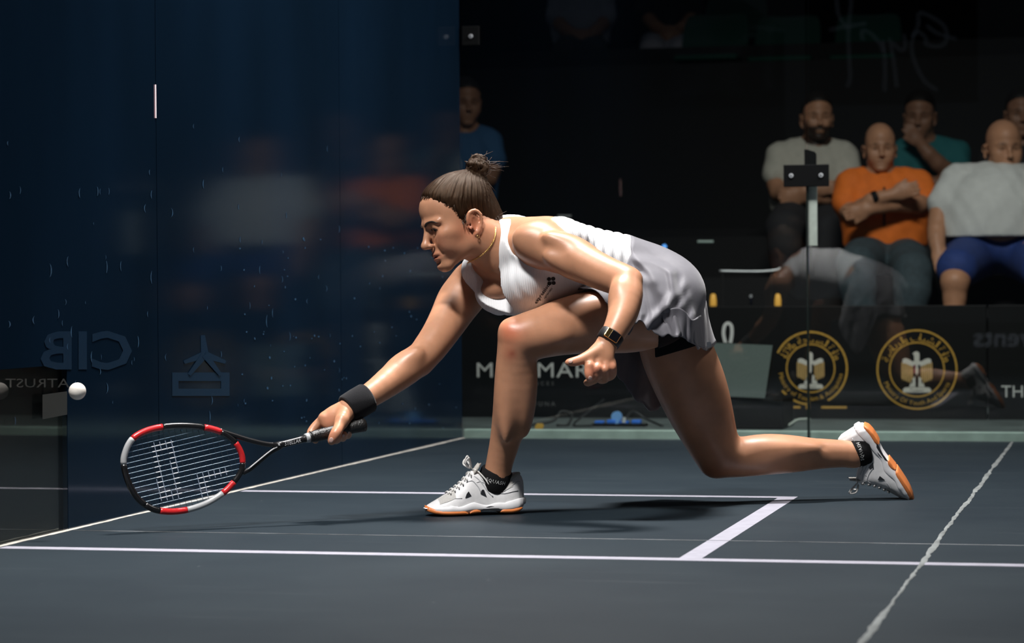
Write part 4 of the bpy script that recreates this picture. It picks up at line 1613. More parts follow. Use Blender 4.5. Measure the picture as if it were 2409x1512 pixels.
TK = TORSO.copy()
TK.cone(at(1240, 675, 6.69), at(1180, 692, 6.765), .045, .042, .05)
TK.cone(at(1240, 690, 6.72), at(1290, 680, 6.72), .05, .05, .05)
a_lo, a_hi = TC - .32, TC + .32
sl = TK._sl(a_lo, a_hi)
X, Y, Z = TK._grid(sl)
a, l, f = torso_coords(X, Y, Z)
wr = .0022 * np.sin(a * 235 + 2.2 * np.sin(l * 22) + f * 25) * sstep(.02, -.07, a) * sstep(.09, .0, f)
wr = wr + .0016 * np.sin((l * .8 + a * .5) * 210) * bump01(a, .09, .05) * sstep(.02, .06, f) * bump01(np.abs(l), .085, .03)
off = .0055 + .004 * sstep(-.10, -.19, a)
TK.d[sl] = TK.d[sl] - off - wr
cut = np.full(TK.n, 1.0, np.float32)
cut[sl] = tank_cut(X, Y, Z)
TK.d = np.maximum(TK.d, cut)
# trim the block to the torso
TV, TQ = TK.mesh(2)
tank = fast_mesh('tank_top', TV, TQ, WHITE_KNIT, player)

# printed name on the chest
INK = pmat('black_ink', (.01, .01, .012), .6)


def on_field(Fd, px, py, lift=0.0, d0=6.3, d1=7.4):
    Ds = np.linspace(d0, d1, 1400)
    P = np.array([at(px, py, D) for D in Ds])
    v = Fd.at(P)
    i = int(np.argmax(v < 0))
    return P[i] - FWD * lift


mb = MB()
for s_, size, cx, cy in (('expression', 55, 1275, 691), ('NETWORKS', 30, 1290, 690)):
    v, f = text_geo(s_, 1.0, res=1, bold=.018)
    v = np.array(v)
    v = v / (v[:, 0].max() - v[:, 0].min())
    t = math.radians(55)
    P = []
    for x, y, z in v:
        X_ = cx + size * (x * math.cos(t) - y * math.sin(t))
        Y_ = cy - size * (x * math.sin(t) + y * math.cos(t))
        P.append(on_field(TK, X_, Y_, .0016))
    mb.add(P, f)
for dx, dy in ((-6, -5), (5, -6), (-5, 6), (6, 5)):
    c = (1297 + dx * .9, 661 + dy * .9)
    mb.add([on_field(TK, c[0] + 5.0 * math.cos(t), c[1] + 4.6 * math.sin(t), .0016) for t in np.linspace(0, 6.28, 10, endpoint=False)], [tuple(range(10))])
mb.build('chest_print', INK, tank, label='black lettering and four-petal mark printed on the chest')

# necklace
mb = MB()
nk = [(1166, 536), (1165, 552), (1160, 568), (1150, 584), (1136, 598), (1120, 608), (1106, 615), (1099, 619)]
nk = catmull([on_field(B, x, y, .0012) for x, y in nk], 9)
for i in range(0, len(nk) - 1):
    c, t = nk[i], nrm(nk[min(i + 1, len(nk) - 1)] - nk[i - 1 if i else 0])
    s1 = nrm(np.cross(t, FWD if i % 2 else UPV))
    mb.tube([c + .0028 * math.cos(q) * t + .0016 * math.sin(q) * s1 for q in np.linspace(0, 6.28, 8, endpoint=False)], .0007, 5, closed=True)
mb.build('necklace', GOLD, player, smooth=True)

# ------------------------------------------------------------------ wrist band and watch
def cuff(name, mat, a, b, ra, rb, n=40, wall=.003, parent=None):
    a, b = np.asarray(a), np.asarray(b)
    t = nrm(b - a)
    u = nrm(np.cross(t, FWD))
    w = np.cross(t, u)
    rings = []
    prof = [(0, ra - wall), (0, ra), (.06, ra + .0022), (.5, (ra + rb) / 2 + .003), (.94, rb + .0022), (1, rb), (1, rb - wall)]
    for s_, r in prof:
        rings.append([a + (b - a) * s_ + r * (math.cos(k * 2 * math.pi / n) * u + math.sin(k * 2 * math.pi / n) * w) for k in range(n)])
    return MB().loft(rings, cap=True).build(name, mat, parent, smooth=True)


BLACK_TOWEL = pmat('black_towelling', (.006, .006, .008), .95, .1, bump=.8, bscale=900, sheen=.2)
cuff('wristband', BLACK_TOWEL, at(866, 934, 6.577), at(816, 963, 6.548), .0375, .036, parent=player)
BLACK_RUBBER = pmat('black_rubber', (.008, .008, .009), .5)
wa, wb = at(1443, 783, 6.330), at(1428, 806, 6.322)
watch = cuff('watch', BLACK_RUBBER, wa, wb, .0285, .0285, parent=player)
wt = nrm(wb - wa)
wn = nrm(-FWD - wt * np.dot(-FWD, wt))
ws = np.cross(wt, wn)
wc = (wa + wb) / 2 + wn * .0285
Mw = Matrix.Identity(4)
for i in range(3):
    Mw[i][0], Mw[i][1], Mw[i][2], Mw[i][3] = ws[i], wt[i], wn[i], wc[i]
MB().box((-.019, -.0125, -.004), (.019, .0125, .0045), Mw).build('watch_case', GOLD, watch, bevel=.002)
x0, x1 = (-.006, .0178) if np.dot(ws, RGT) > 0 else (-.0178, .006)
MB().box((x0, -.0118, .0040), (x1, .0118, .0058), Mw).build('watch_screen', pmat('watch_glass', (.006, .006, .008), .12), watch, bevel=.001)

# finger nails
NAIL = pmat('finger_nail', (.62, .40, .34), .25, .5)
for tip, joint, w, ln in (((778, 1039, 6.468), (787, 1022, 6.468), .0058, .0075), ((1389, 894, 6.271), (1387, 878, 6.268), .0048, .0060), ((797, 1026, 6.487), (791, 1035, 6.51), .0042, .0052),
                          ((809, 1020, 6.499), (806, 1030, 6.52), .0042, .0050), ((821, 1013, 6.512), (818, 1024, 6.53), .0040, .0048), ((1337, 851, 6.2735), (1348, 850, 6.2735), .0042, .0058)):
    c, j_ = at(*tip), at(*joint)
    d = nrm(j_ - c)
    c = surf([c + d * .006], .0)[0]
    e = .003
    g = nrm([float(B.at(np.array([c + np.eye(3)[k] * e]))[0] - B.at(np.array([c - np.eye(3)[k] * e]))[0]) for k in range(3)])
    d = nrm(d - g * np.dot(d, g))
    w_ = np.cross(g, d)
    nm = MB().sphere((0, 0, 0), 1.0, 14, 8)
    nm.v = [tuple(c + p[0] * w * w_ + p[1] * ln * d + p[2] * .0012 * g) for p in nm.v]
    nm.build('finger_nail', NAIL, player, smooth=True)
# ------------------------------------------------------------------ shorts and skirt
SH = B.copy()
c0 = at(1590, 760, 6.85)


def shorts_cut(X, Y, Z):
    # keep the pelvis and the first part of both thighs
    P = [(X, Y, Z)]
    def half(o, n):
        return (X - o[0]) * n[0] + (Y - o[1]) * n[1] + (Z - o[2]) * n[2]
    l1 = half(at(1545, 750, 6.72), cdir(-1, 0, -.05))
    l2 = half(at(1600, 822, 6.97), cdir(.28, 0, -.95))
    top = half(at(1500, 640, 6.83), pa)
    return np.maximum(np.maximum(l1, l2), top)


sl = SH._sl(c0 - .34, c0 + .34)
X, Y, Z = SH._grid(sl)
cut = np.full(SH.n, 1.0, np.float32)
cut[sl] = shorts_cut(X, Y, Z)
SH.d = np.maximum(SH.d - .004, cut)
SV, SQ = SH.mesh(1)
fast_mesh('under_shorts', SV, SQ, BLACK_CLOTH, player)
del SH

SKIRT = pmat('grey_skirt_fabric', (.140, .137, .157), .62, .35, noise=.04, nscale=60, bump=.15, bscale=700, sheen=.25)
cols = [
    [(1418, 668, 6.72), (1402, 670, 6.69), (1385, 674, 6.675), (1372, 677, 6.67), (1366, 680, 6.668)],
    [(1440, 655, 6.70), (1435, 675, 6.650), (1430, 695, 6.625), (1428, 708, 6.615), (1432, 722, 6.610)],
    [(1462, 636, 6.69), (1462, 670, 6.640), (1462, 710, 6.61), (1464, 750, 6.60), (1476, 784, 6.595)],
    [(1474, 620, 6.69), (1492, 660, 6.640), (1502, 700, 6.612), (1508, 735, 6.595), (1502, 754, 6.590)],
    [(1480, 608, 6.69), (1515, 652, 6.640), (1532, 700, 6.612), (1540, 745, 6.595), (1540, 784, 6.580)],
    [(1485, 596, 6.70), (1540, 642, 6.645), (1562, 690, 6.620), (1575, 740, 6.605), (1592, 791, 6.590)],
    [(1478, 588, 6.72), (1560, 630, 6.670), (1590, 680, 6.642), (1608, 735, 6.632), (1616, 782, 6.620)],
    [(1476, 580, 6.75), (1580, 620, 6.715), (1618, 662, 6.690), (1638, 735, 6.680), (1640, 816, 6.670)],
    [(1474, 572, 6.80), (1560, 598, 6.80), (1628, 638, 6.79), (1655, 725, 6.80), (1664, 822, 6.80)],
    [(1474, 572, 6.88), (1570, 602, 6.93), (1628, 650, 6.95), (1655, 730, 6.97), (1660, 815, 6.98)],
    [(1474, 582, 6.95), (1560, 625, 7.04), (1605, 680, 7.08), (1625, 740, 7.10), (1622, 800, 7.12)],
    [(1482, 610, 6.98), (1530, 660, 7.07), (1560, 730, 7.11), (1562, 850, 7.13), (1552, 958, 7.13)],
    [(1470, 640, 6.98), (1490, 690, 7.06), (1500, 770, 7.09), (1500, 860, 7.10), (1488, 930, 7.10)],
    [(1450, 665, 6.95), (1455, 710, 7.00), (1455, 770, 7.03), (1450, 810, 7.05), (1436, 848, 7.05)],
    [(1432, 680, 6.88), (1425, 705, 6.90), (1420, 730, 6.92), (1418, 760, 6.93), (1416, 790, 6.94)],
    [(1420, 680, 6.80), (1405, 690, 6.79), (1392, 700, 6.79), (1382, 705, 6.79), (1376, 710, 6.79)],
]
NR, NCSUB, NRSUB = 5, 12, 10
rows_per_col = [catmull([np.array(p, float) for p in c], NRSUB) for c in cols]
nv = len(rows_per_col[0])
grid = []
for j in range(nv):
    grid.append(catmull([c[j] for c in rows_per_col], NCSUB, closed=True))
nu = len(grid[0])
ridges = [  # pixel line, width, height towards the viewer (m)
    ([(1497, 608), (1530, 596), (1575, 600)], 9, .006), ([(1500, 612), (1545, 618), (1580, 640)], 8, .006),
    ([(1500, 618), (1530, 640), (1540, 660)], 8, .005), ([(1580, 640), (1584, 690), (1560, 730), (1512, 772)], 9, .014),
    ([(1615, 632), (1618, 655), (1600, 690), (1572, 722)], 8, .016), ([(1630, 660), (1628, 690), (1600, 725), (1575, 735)], 7, .010),
    ([(1640, 690), (1648, 730), (1625, 745)], 7, .012), ([(1512, 655), (1540, 668), (1555, 690)], 12, .005),
    ([(1495, 700), (1505, 740), (1500, 760)], 9, .010), ([(1590, 745), (1596, 775), (1594, 795)], 8, .014),
    ([(1628, 760), (1632, 790), (1640, 820)], 8, .010), ([(1470, 720), (1474, 760), (1478, 790)], 8, .008),
    ([(1500, 850), (1498, 890), (1490, 930)], 14, .010), ([(1525, 860), (1535, 910), (1545, 955)], 12, -.010)]
valleys = [([(1500, 625), (1510, 640), (1500, 655)], 8, .008), ([(1590, 650), (1595, 690), (1570, 740), (1530, 780)], 8, .010),
           ([(1607, 650), (1605, 690), (1585, 715)], 6, .010), ([(1560, 745), (1570, 770), (1580, 790)], 8, .012), ([(1610, 740), (1612, 780), (1614, 800)], 7, .010)]


def seg_dist(x, y, pts):
    best = np.full(x.shape, 1e9)
    for (x0, y0), (x1, y1) in zip(pts[:-1], pts[1:]):
        dx, dy = x1 - x0, y1 - y0
        t = np.clip(((x - x0) * dx + (y - y0) * dy) / (dx * dx + dy * dy), 0, 1)
        best = np.minimum(best, np.hypot(x - x0 - t * dx, y - y0 - t * dy))
    return best


G = np.array(grid)                                   # nv x nu x 3
off = np.zeros(G.shape[:2])
for pts, w, h in ridges:
    off += 1.4 * h * np.exp(-(seg_dist(G[..., 0], G[..., 1], pts) / w) ** 2)
for pts, w, h in valleys:
    off -= .8 * h * np.exp(-(seg_dist(G[..., 0], G[..., 1], pts) / w) ** 2)
vv = np.linspace(0, 1, nv)[:, None]
uu = np.linspace(0, 2 * np.pi, nu, endpoint=False)[None, :]
off += vv ** 2 * .006 * np.sin(uu * 17 + 1.2 * np.sin(uu * 5))
near = (G[..., 2] < 6.86) | (G[..., 1] > 820)
G[..., 2] -= off * np.where(near, 1, -.5)
G[..., 1] += (vv ** 3) * (3.5 * np.sin(uu * 23 + .7) + 2 * np.sin(uu * 41))
def push_out(P, gap, it=4):
    """Moves cloth points that sink into the body back outside it."""
    P = np.array(P)
    e = .006
    for _ in range(it):
        v = B.at(P)
        g = np.stack([B.at(P + np.eye(3)[k] * e) - B.at(P - np.eye(3)[k] * e) for k in range(3)], 1)
        g /= np.linalg.norm(g, axis=1)[:, None] + 1e-9
        m = (v < gap) & (v > -.08)
        P[m] += g[m] * (gap - v[m])[:, None]
    return P


verts = push_out([at(*G[j, i]) for j in range(nv) for i in range(nu)], .011)
SG_ = verts.reshape(nv, nu, 3)
for _ in range(4):
    av = .25 * (np.roll(SG_, 1, 1) + np.roll(SG_, -1, 1))
    av[1:-1] += .25 * (SG_[2:] + SG_[:-2])
    av[0] = SG_[0]
    av[-1] = SG_[-1]
    SG_ = .5 * SG_ + .5 * av
verts = push_out(SG_.reshape(-1, 3), .008, 2)
faces = [(j * nu + i, j * nu + (i + 1) % nu, (j + 1) * nu + (i + 1) % nu, (j + 1) * nu + i) for j in range(nv - 1) for i in range(nu)]
skirt = mesh_obj('skirt', verts, faces, SKIRT, player)
so = skirt.modifiers.new('solid', 'SOLIDIFY')
so.thickness = .0022
so.offset = 0
# turned-up inner layer at the side split
lay = [[(1556, 738, 6.598), (1574, 727, 6.592), (1596, 724, 6.592), (1614, 734, 6.598), (1628, 752, 6.61), (1648, 740, 6.70)],
       [(1560, 752, 6.603), (1576, 745, 6.597), (1596, 745, 6.596), (1614, 756, 6.604), (1626, 775, 6.618), (1650, 775, 6.71)],
       [(1568, 770, 6.602), (1580, 768, 6.596), (1597, 770, 6.594), (1612, 780, 6.606), (1626, 798, 6.622), (1655, 805, 6.72)],
       [(1579, 791, 6.592), (1586, 782, 6.592), (1598, 790, 6.592), (1612, 797, 6.61), (1628, 808, 6.63), (1660, 820, 6.73)]]
gl = [catmull([np.array(p, float) for p in r], 8) for r in lay]
gl2 = [catmull([r[i] for r in gl], 6) for i in range(len(gl[0]))]
m_ = len(gl2[0])
for i, c in enumerate(gl2):
    for j in range(m_):
        c[j][2] += .006 * math.sin(i * .55) * (j / m_)
verts = push_out([at(*c[j]) for c in gl2 for j in range(m_)], .012)
faces = [(i * m_ + j, (i + 1) * m_ + j, (i + 1) * m_ + j + 1, i * m_ + j + 1) for i in range(len(gl2) - 1) for j in range(m_ - 1)]
fr = mesh_obj('skirt_ruffle', verts, faces, SKIRT, skirt)
so = fr.modifiers.new('solid', 'SOLIDIFY')
so.thickness = .002
mb = MB()
mb.prism([(0, 0), (.012, .002), (.014, -.010), (.003, -.014)], at(1661, 805, 6.79), RGT, UPV, .001)
mb.build('white_tag', pmat('white_label', (.8, .8, .8), .7), skirt)
# ------------------------------------------------------------------ shoes and socks
SHOE_WHITE = pmat('white_shoe', (.74, .74, .75), .5, .4, noise=.05, nscale=80, bump=.15, bscale=600)
SHOE_MESH = pmat('light_grey_mesh', (.52, .51, .49), .75, .3, noise=.12, nscale=500, bump=.5, bscale=1500)
MID_WHITE = pmat('white_foam', (.82, .82, .84), .45)
GUM = pmat('orange_gum', (.72, .22, .06), .5)
DARK_INSET = pmat('dark_plastic', (.02, .022, .026), .35)
LACE = pmat('white_lace', (.75, .74, .72), .8, bump=.4, bscale=1500)
GREY_LINE = pmat('grey_overlay', (.50, .51, .53), .4)
LINING = pmat('beige_lining', (.45, .43, .40), .85)
SL = .262
SU = [0, .02, .07, .14, .22, .30, .38, .46, .54, .62, .70, .78, .86, .93,   .98, 1.0]
SW = [.012, .022, .0315, .0355, .0360, .0355, .0355, .036, .0375, .0420, .0450, .0455, .0425, .035, .022, .006]
ST = [.084, .097, .107, .102, .088, .082, .092, .112, .114, .088, .070, .056, .044, .034, .027, .021]     # top of the upper
SM = [.040, .041, .040, .036, .031, .028, .027, .029, .031, .029, .025, .024, .024, .023, .022, .019]     # top of the midsole
SBt = [.022, .014, .006, .003, .003, .005, .007, .006, .004, .002, .002, .002, .003, .006, .010, .014]    # bottom


def shoe_w(u): return float(np.interp(u, SU, SW))
def shoe_t(u): return float(np.interp(u, SU, ST))
def shoe_m(u): return float(np.interp(u, SU, SM))
def shoe_b(u): return float(np.interp(u, SU, SBt))


def upper_pt(u, th, off=0.0):
    """th 0 at the right foot of the section, pi/2 on top, pi at the left."""
    w, t, z0 = shoe_w(u), shoe_t(u), shoe_m(u) - .010
    c, s = math.cos(th), math.sin(th)
    taper = 1 - .22 * (s ** 2)
    y = (w - .002 + off) * math.copysign(abs(c) ** .75, c) * taper
    z = z0 + (t - z0 + off) * abs(s) ** .85
    return np.array([u * SL, y, z])


def shoe(Mx, socktext=None):
    T = lambda p: np.array(Mx @ Vector(p))
    N = 28
    rings = []
    us = np.interp(np.linspace(0, len(SU) - 1, 61), range(len(SU)), SU)
    for u in us:
        rings.append([T(upper_pt(u, math.pi * k / (N - 1))) for k in range(N)])
    up = MB().loft(rings, closed_ring=True, cap=True).build('shoe', SHOE_WHITE, player, smooth=True)
    # midsole
    rings = []
    for u in us:
        w = shoe_w(u) + .0025
        zt = shoe_m(u) + .0025 * math.sin(u * 26) * (.2 < u < .8)
        zb = shoe_b(u) + .005
        prof = [(-w * .96, zb), (-w * 1.02, zb + (zt - zb) * .35), (-w, zt - .002), (-w * .92, zt), (w * .92, zt), (w, zt - .002), (w * 1.02, zb + (zt - zb) * .35), (w * .96, zb)]
        rings.append([T((u * SL + (.004 if u > .99 else 0) - (.004 if u < .01 else 0), y, z)) for y, z in prof])
    MB().loft(rings).build('midsole', MID_WHITE, up, smooth=True)
    for u0, u1 in ((0.03, .27), (.47, .585), (.60, 1.0)):
        rings = []
        for u in [u0 + (u1 - u0) * math.sin(q) for q in np.linspace(0, math.pi / 2, 22)]:
            w = shoe_w(u) + .0032
            zb = shoe_b(u)
            e = min(1, (u - u0) / .04, (u1 - u) / .04 if u1 < 1 else 1)
            hgt = .0035 + .0065 * max(e, 0) ** .6 + (.003 * sstep(.90, .97, u) if u1 == 1.0 else 0)
            rings.append([T((u * SL, y, z)) for y, z in ((-w * .9, zb), (-w, zb + .002), (-w, zb + hgt), (w, zb + hgt), (w, zb + .002), (w * .9, zb))])
        MB().loft(rings).build('outsole', GUM, up, smooth=True)
    for s in (1, -1):
        # shank window and the two dark vents above the midsole
        mb = MB()
        mb.loft([[T((u * SL, s * (shoe_w(u) + .0030), z)) for z in (shoe_b(u) + .004, shoe_b(u) + .005 + .011 * math.sin(math.pi * (u - .24) / .24))] for u in np.linspace(.245, .475, 14)], closed_ring=False)
        mb.build('shank_window', DARK_INSET, up)
        for uc in (.44, .60):
            mb = MB()
            pts = [upper_pt(uc + du, a if s > 0 else math.pi - a, .0016) for du, a in ((-.035, .30), (-.01, .50), (.012, .46), (.03, .33))]
            mb.add([T(p) for p in pts], [(0, 1, 2, 3)])
            mb.build('side_vent', DARK_INSET, up)
        # overlays sweeping from the heel and midsole to the laces
        for path, wd in (([(.08, .35), (.20, .42), (.33, .62), (.46, .95)], .0032), ([(.34, .36), (.42, .62), (.52, 1.0)], .0036), ([(.46, .36), (.50, .6), (.60, 1.0)], .0036),
                         ([(.05, .75), (.16, .60), (.30, .50)], .0026), ([(.66, .40), (.74, .62), (.80, .95)], .0024), ([(.30, .95), (.42, .80), (.50, .70)], .0022)):
            mb = MB()
            cpts = catmull([np.array(p) for p in path], 6)
            mb.tube([T(upper_pt(u, a if s > 0 else math.pi - a, .0003)) for u, a in cpts], wd * .42, 6)
            mb.build('overlay_stripe', GREY_LINE, up, smooth=True)
        # woven toe panel
        ua = np.linspace(.72, .88, 8)
        mb = MB()
        mb.loft([[T(upper_pt(u, (a if s > 0 else math.pi - a), .0011)) for a in np.linspace(.55 + .25 * abs(u - .8), 1.45, 8)] for u in ua], closed_ring=False)
        mb.build('toe_mesh', SHOE_MESH, up, smooth=True)
        mb = MB()
        mb.loft([[T(upper_pt(u, (a if s > 0 else math.pi - a), .0011)) for a in np.linspace(.55, .85 + .15 * math.sin(u * 9), 6)] for u in np.linspace(.13, .36, 9)], closed_ring=False)
        mb.build('side_mesh', SHOE_MESH, up, smooth=True)
    # collar roll and tongue
    mb = MB()
    col = [upper_pt(u, a, .0) for u, a in ((.40, .95), (.32, .95), (.24, .95), (.16, 1.0), (.09, 1.15), (.045, 1.57), (.09, 1.99), (.16, 2.14), (.24, 2.19), (.32, 2.19), (.40, 2.19))]
    mb.tube([T(p) for p in catmull(col, 5)], .0052, 8)
    mb.build('collar', LINING, up, smooth=True)
    mb = MB()
    rings = []
    for u, z, w in ((.60, .088, .013), (.54, .106, .016), (.50, .120, .018), (.47, .130, .017), (.455, .134, .012)):
        rings.append([T((u * SL + dx, y * w, z - .010 * abs(y) ** 2)) for y, dx in ((-1, 0), (-.5, .001), (0, .002), (.5, .001), (1, 0), (.5, -.006), (0, -.006), (-.5, -.006))])
    mb.loft(rings).build('tongue', LINING, up, smooth=True)
    # laces
    for i, u in enumerate(np.linspace(.55, .76, 6)):
        for s in (1, -1):
            mb = MB()
            a0, a1 = (1.02, 1.95) if s > 0 else (2.12, 1.19)
            arc = [upper_pt(u + (.022 if k else 0) * k / 5, a0 + (a1 - a0) * k / 5, .0035) for k in range(6)]
            mb.tube([T(p) for p in arc], .0021, 6)
            mb.build('lace', LACE, up, smooth=True)
            e = MB()
            p = upper_pt(u, a0 - s * .06, .0012)
            e.sphere(T(p), .0016, 8, 6)
            e.build('eyelet', DARK_INSET, up, smooth=True)
    k0 = np.array([.53 * SL, 0, .118])
    for s, up_ in ((1, .030), (-1, .024), (.25, .034)):
        mb = MB()
        lp = [k0, k0 + (.006, s * .012, up_ * .7), k0 + (.012, s * .020, up_), k0 + (.018, s * .014, up_ * .5), k0 + (.006, s * .003, .002)]
        mb.tube([T(p) for p in catmull(lp, 5)], .0023, 6)
        mb.build('lace_bow', LACE, up, smooth=True)
    for s in (1, -1):
        mb = MB()
        lp = [k0, k0 + (-.012, s * .014, -.004), k0 + (-.030, s * .024, -.024), k0 + (-.040, s * .029, -.040)]
        mb.tube([T(p) for p in catmull(lp, 5)], .0020, 6)
        mb.build('lace', LACE, up, smooth=True)
    return up


def frame(O, fwd, up):
    fwd = nrm(fwd)
    up = nrm(np.asarray(up) - fwd * np.dot(up, fwd))
    y = np.cross(up, fwd)
    Mx = Matrix.Identity(4)
    for i in range(3):
        Mx[i][0], Mx[i][1], Mx[i][2], Mx[i][3] = fwd[i], y[i], up[i], O[i]
    return Mx


heelF = on_plane(1234, 1206, 2, 0.0)
toeF = on_plane(1001, 1213, 2, 0.0)
heelF = toeF + (heelF - toeF) / np.linalg.norm(heelF - toeF) * SL
heelF[2] = .001
fF = nrm((toeF - heelF) * (1, 1, 0))
shoe(frame(heelF, fF, (0, 0, 1)))
toeB = at(2163, 1170, 7.085)
fB = cdir(.545, .04, -.84)
uB = cdir(-.84, .22, -.54)
heelB = toeB - fB * SL + nrm(uB) * .004
shoe(frame(heelB, fB, uB))

SOCK = pmat('black_sock', (.007, .007, .008), .9, .2, bump=.4, bscale=900)


def sock(a, b, ra, rb, word=True):
    o = cuff('sock', SOCK, a, b, ra, rb, parent=player)
    # printed word round the cuff, facing outwards
    a, b = np.asarray(a), np.asarray(b)
    t = nrm(b - a)
    c = nrm(-FWD + t * np.dot(FWD, t))
    r_ = nrm(np.cross(c, t))
    v, f = text_geo('SQUASH', .0135, res=1, spacing=1.1)
    P = []
    for x, y, z in v:
        s_ = .42 - y / np.linalg.norm(b - a)
        r = ra + (rb - ra) * s_ + .0038
        ang = (x + .004) / r
        P.append(a + (b - a) * s_ + r * (math.cos(ang) * c + math.sin(ang) * r_))
    MB().add(P, f).build('sock_print', SOCK_INK, o)
    return o


SOCK_INK = pmat('white_print', (.6, .6, .6), .7)
sock(at(1170, 1104, 6.712), at(1158, 1150, 6.722), .0395, .043)
sock(at(2000, 1068, 7.079), at(2040, 1058, 7.086), .0365, .041)
# ------------------------------------------------------------------ racket and ball
R_BUTT, R_TIP = at(859, 998, 6.545), at(290, 1133, 6.26)
RA = nrm(R_TIP - R_BUTT)
RWV = nrm(UPV - RA * np.dot(UPV, RA))
RN = nrm(np.cross(RA, RWV))
if np.dot(RN, FWD) > 0:
    RN = -RN                                          # towards the viewer


def rp(px, py, lift=0.0):
    d = FWD + (px - IMG_W / 2) / FPX * RGT - (py - IMG_H / 2) / FPX * UPV
    t = np.dot(R_BUTT - CAM, RN) / np.dot(d, RN)
    return CAM + t * d + RN * lift


racket = thing('squash_racket', tuple(R_BUTT), 'black and red squash racket held out low in the woman\'s hand', 'racket')
R_BLACK = pmat('gloss_black_frame', (.010, .010, .011), .25, .6)
R_RED = pmat('red_frame', (.62, .022, .026), .3, .5)
R_SILVER = pmat('silver_frame', (.42, .43, .44), .35, .5)
head = [(291, 1092), (296, 1060), (312, 1032), (342, 1014), (382, 1004), (430, 1001), (480, 1005), (520, 1016), (550, 1037), (566, 1062), (571, 1085), (567, 1108), (550, 1134), (524, 1160), (485, 1184), (440, 1199), (395, 1203), (358, 1196), (326, 1174), (304, 1138)]
hp = catmull([np.array(p, float) for p in head], 6, closed=True)
nh = len(hp)


def hseg(i0, i1, r, mat, name, lift=0.0):
    pts = [rp(*hp[i % nh], lift) for i in range(int(i0 * 6), int(i1 * 6) + 1)]
    mb = MB()
    mb.tube(pts, r, 10)
    return mb.build(name, mat, racket, smooth=True)


# head frame, coloured section by section round the hoop
hseg(17.6, 20, .0080, R_BLACK, 'frame_section')
hseg(0, 2.0, .0080, R_SILVER, 'frame_section')
hseg(2.0, 4.0, .0080, R_RED, 'frame_section')
hseg(4.0, 6.0, .0078, R_BLACK, 'frame_section')
hseg(6.0, 7.1, .0080, R_RED, 'frame_section')
hseg(7.1, 8.3, .0078, R_BLACK, 'frame_section')
hseg(8.3, 10.2, .0078, R_RED, 'frame_section')
hseg(10.2, 12.0, .0078, R_BLACK, 'frame_section')
hseg(12.0, 13.1, .0082, R_RED, 'frame_section')
hseg(13.1, 15.0, .0078, R_SILVER, 'frame_section')
hseg(15.0, 16.6, .0080, R_RED, 'frame_section')
hseg(16.6, 17.6, .0080, R_BLACK, 'frame_section')
# throat arms
for pth in ([(516, 1012), (545, 1022), (590, 1036), (630, 1045), (660, 1046)], [(571, 1112), (588, 1103), (612, 1083), (635, 1064), (662, 1049)]):
    mb = MB()
    mb.tube([rp(*p) for p in catmull([np.array(q, float) for q in pth], 6)], .0065, 10)
    mb.build('throat_arm', R_BLACK, racket, smooth=True)
mb = MB()
mb.tube([rp(*p, .006) for p in catmull([np.array(q, float) for q in [(582, 1103), (612, 1078), (636, 1059), (650, 1051)]], 5)], .0022, 6)
mb.build('throat_stripe', R_SILVER, racket, smooth=True)
mb = MB()
mb.tube([rp(642, 1048), rp(668, 1044), rp(700, 1036), rp(728, 1028)], [.0085, .0088, .0090, .0105], 12)
sh = mb.build('shaft', R_BLACK, racket, smooth=True)
mb = MB()
v, f = text_geo('STELLAR', 1.0, res=1, align='CENTER')
v = np.array(v)
sx = 38 / (v[:, 0].max() - v[:, 0].min())
mb.add([rp(686 - (-x) * sx, 1039.5 - x * sx * .235 - y * 13, .0094) for x, y, z in v], f)
for pth in ([(650, 1041), (652, 1047), (656, 1047), (654, 1040)],):
    mb.add([rp(*p, .0092) for p in pth], [(0, 1, 2, 3)])
mb.build('shaft_lettering', pmat('silver_ink', (.6, .6, .62), .4), sh)
# grip
GRIP = pmat('shiny_black_grip', (.010, .010, .010), .38, .6, noise=.3, nscale=150, bump=.9, bscale=260)
mb = MB()
g0, g1 = rp(722, 1030), rp(859, 998)
gp = [(0, .0115), (.06, .0135), (.14, .0150), (.3, .0155), (.6, .0155), (.8, .0160), (.93, .0175), (.985, .0180), (1, .0150)]
u_, w_ = RWV, RN
mb.loft([[g0 + (g1 - g0) * s_ + r * (math.cos(k * math.pi / 8) * u_ + math.sin(k * math.pi / 8) * w_ * .92) for k in range(16)] for s_, r in gp])
grip = mb.build('grip', GRIP, racket, smooth=True)
mb = MB()
ga = nrm(g1 - g0)
gl_ = np.linalg.norm(g1 - g0)
pts = [g0 + ga * (gl_ * (.06 + .90 * t / 60)) + (.0153 + .0012 * sstep(.8, 1, t / 60)) * (math.cos(t * .75) * u_ + .94 * math.sin(t * .75) * w_) for t in range(61)]
mb.tube(pts, .0011, 5)
mb.build('grip_ridge', GRIP, grip, smooth=True)
MB().tube([g0 - ga * .004, g0 + ga * .006], [.0118, .0128], 14).build('grip_collar', R_SILVER, grip, smooth=True)

# strings
STR_M = pmat('pale_blue_string', (.34, .46, .60), .35, .5)
STR_X = pmat('dark_string', (.022, .028, .036), .5)
STENCIL = pmat('white_stencil_ink', (.78, .80, .84), .5)
STENCIL2 = pmat('faded_stencil', (.34, .40, .50), .5)
hp2 = np.array(hp)
dpx = np.array([-.973, .231])                        # racket axis in the picture
npx = np.array([.231, .973])
hc_ = np.array([432., 1102.])


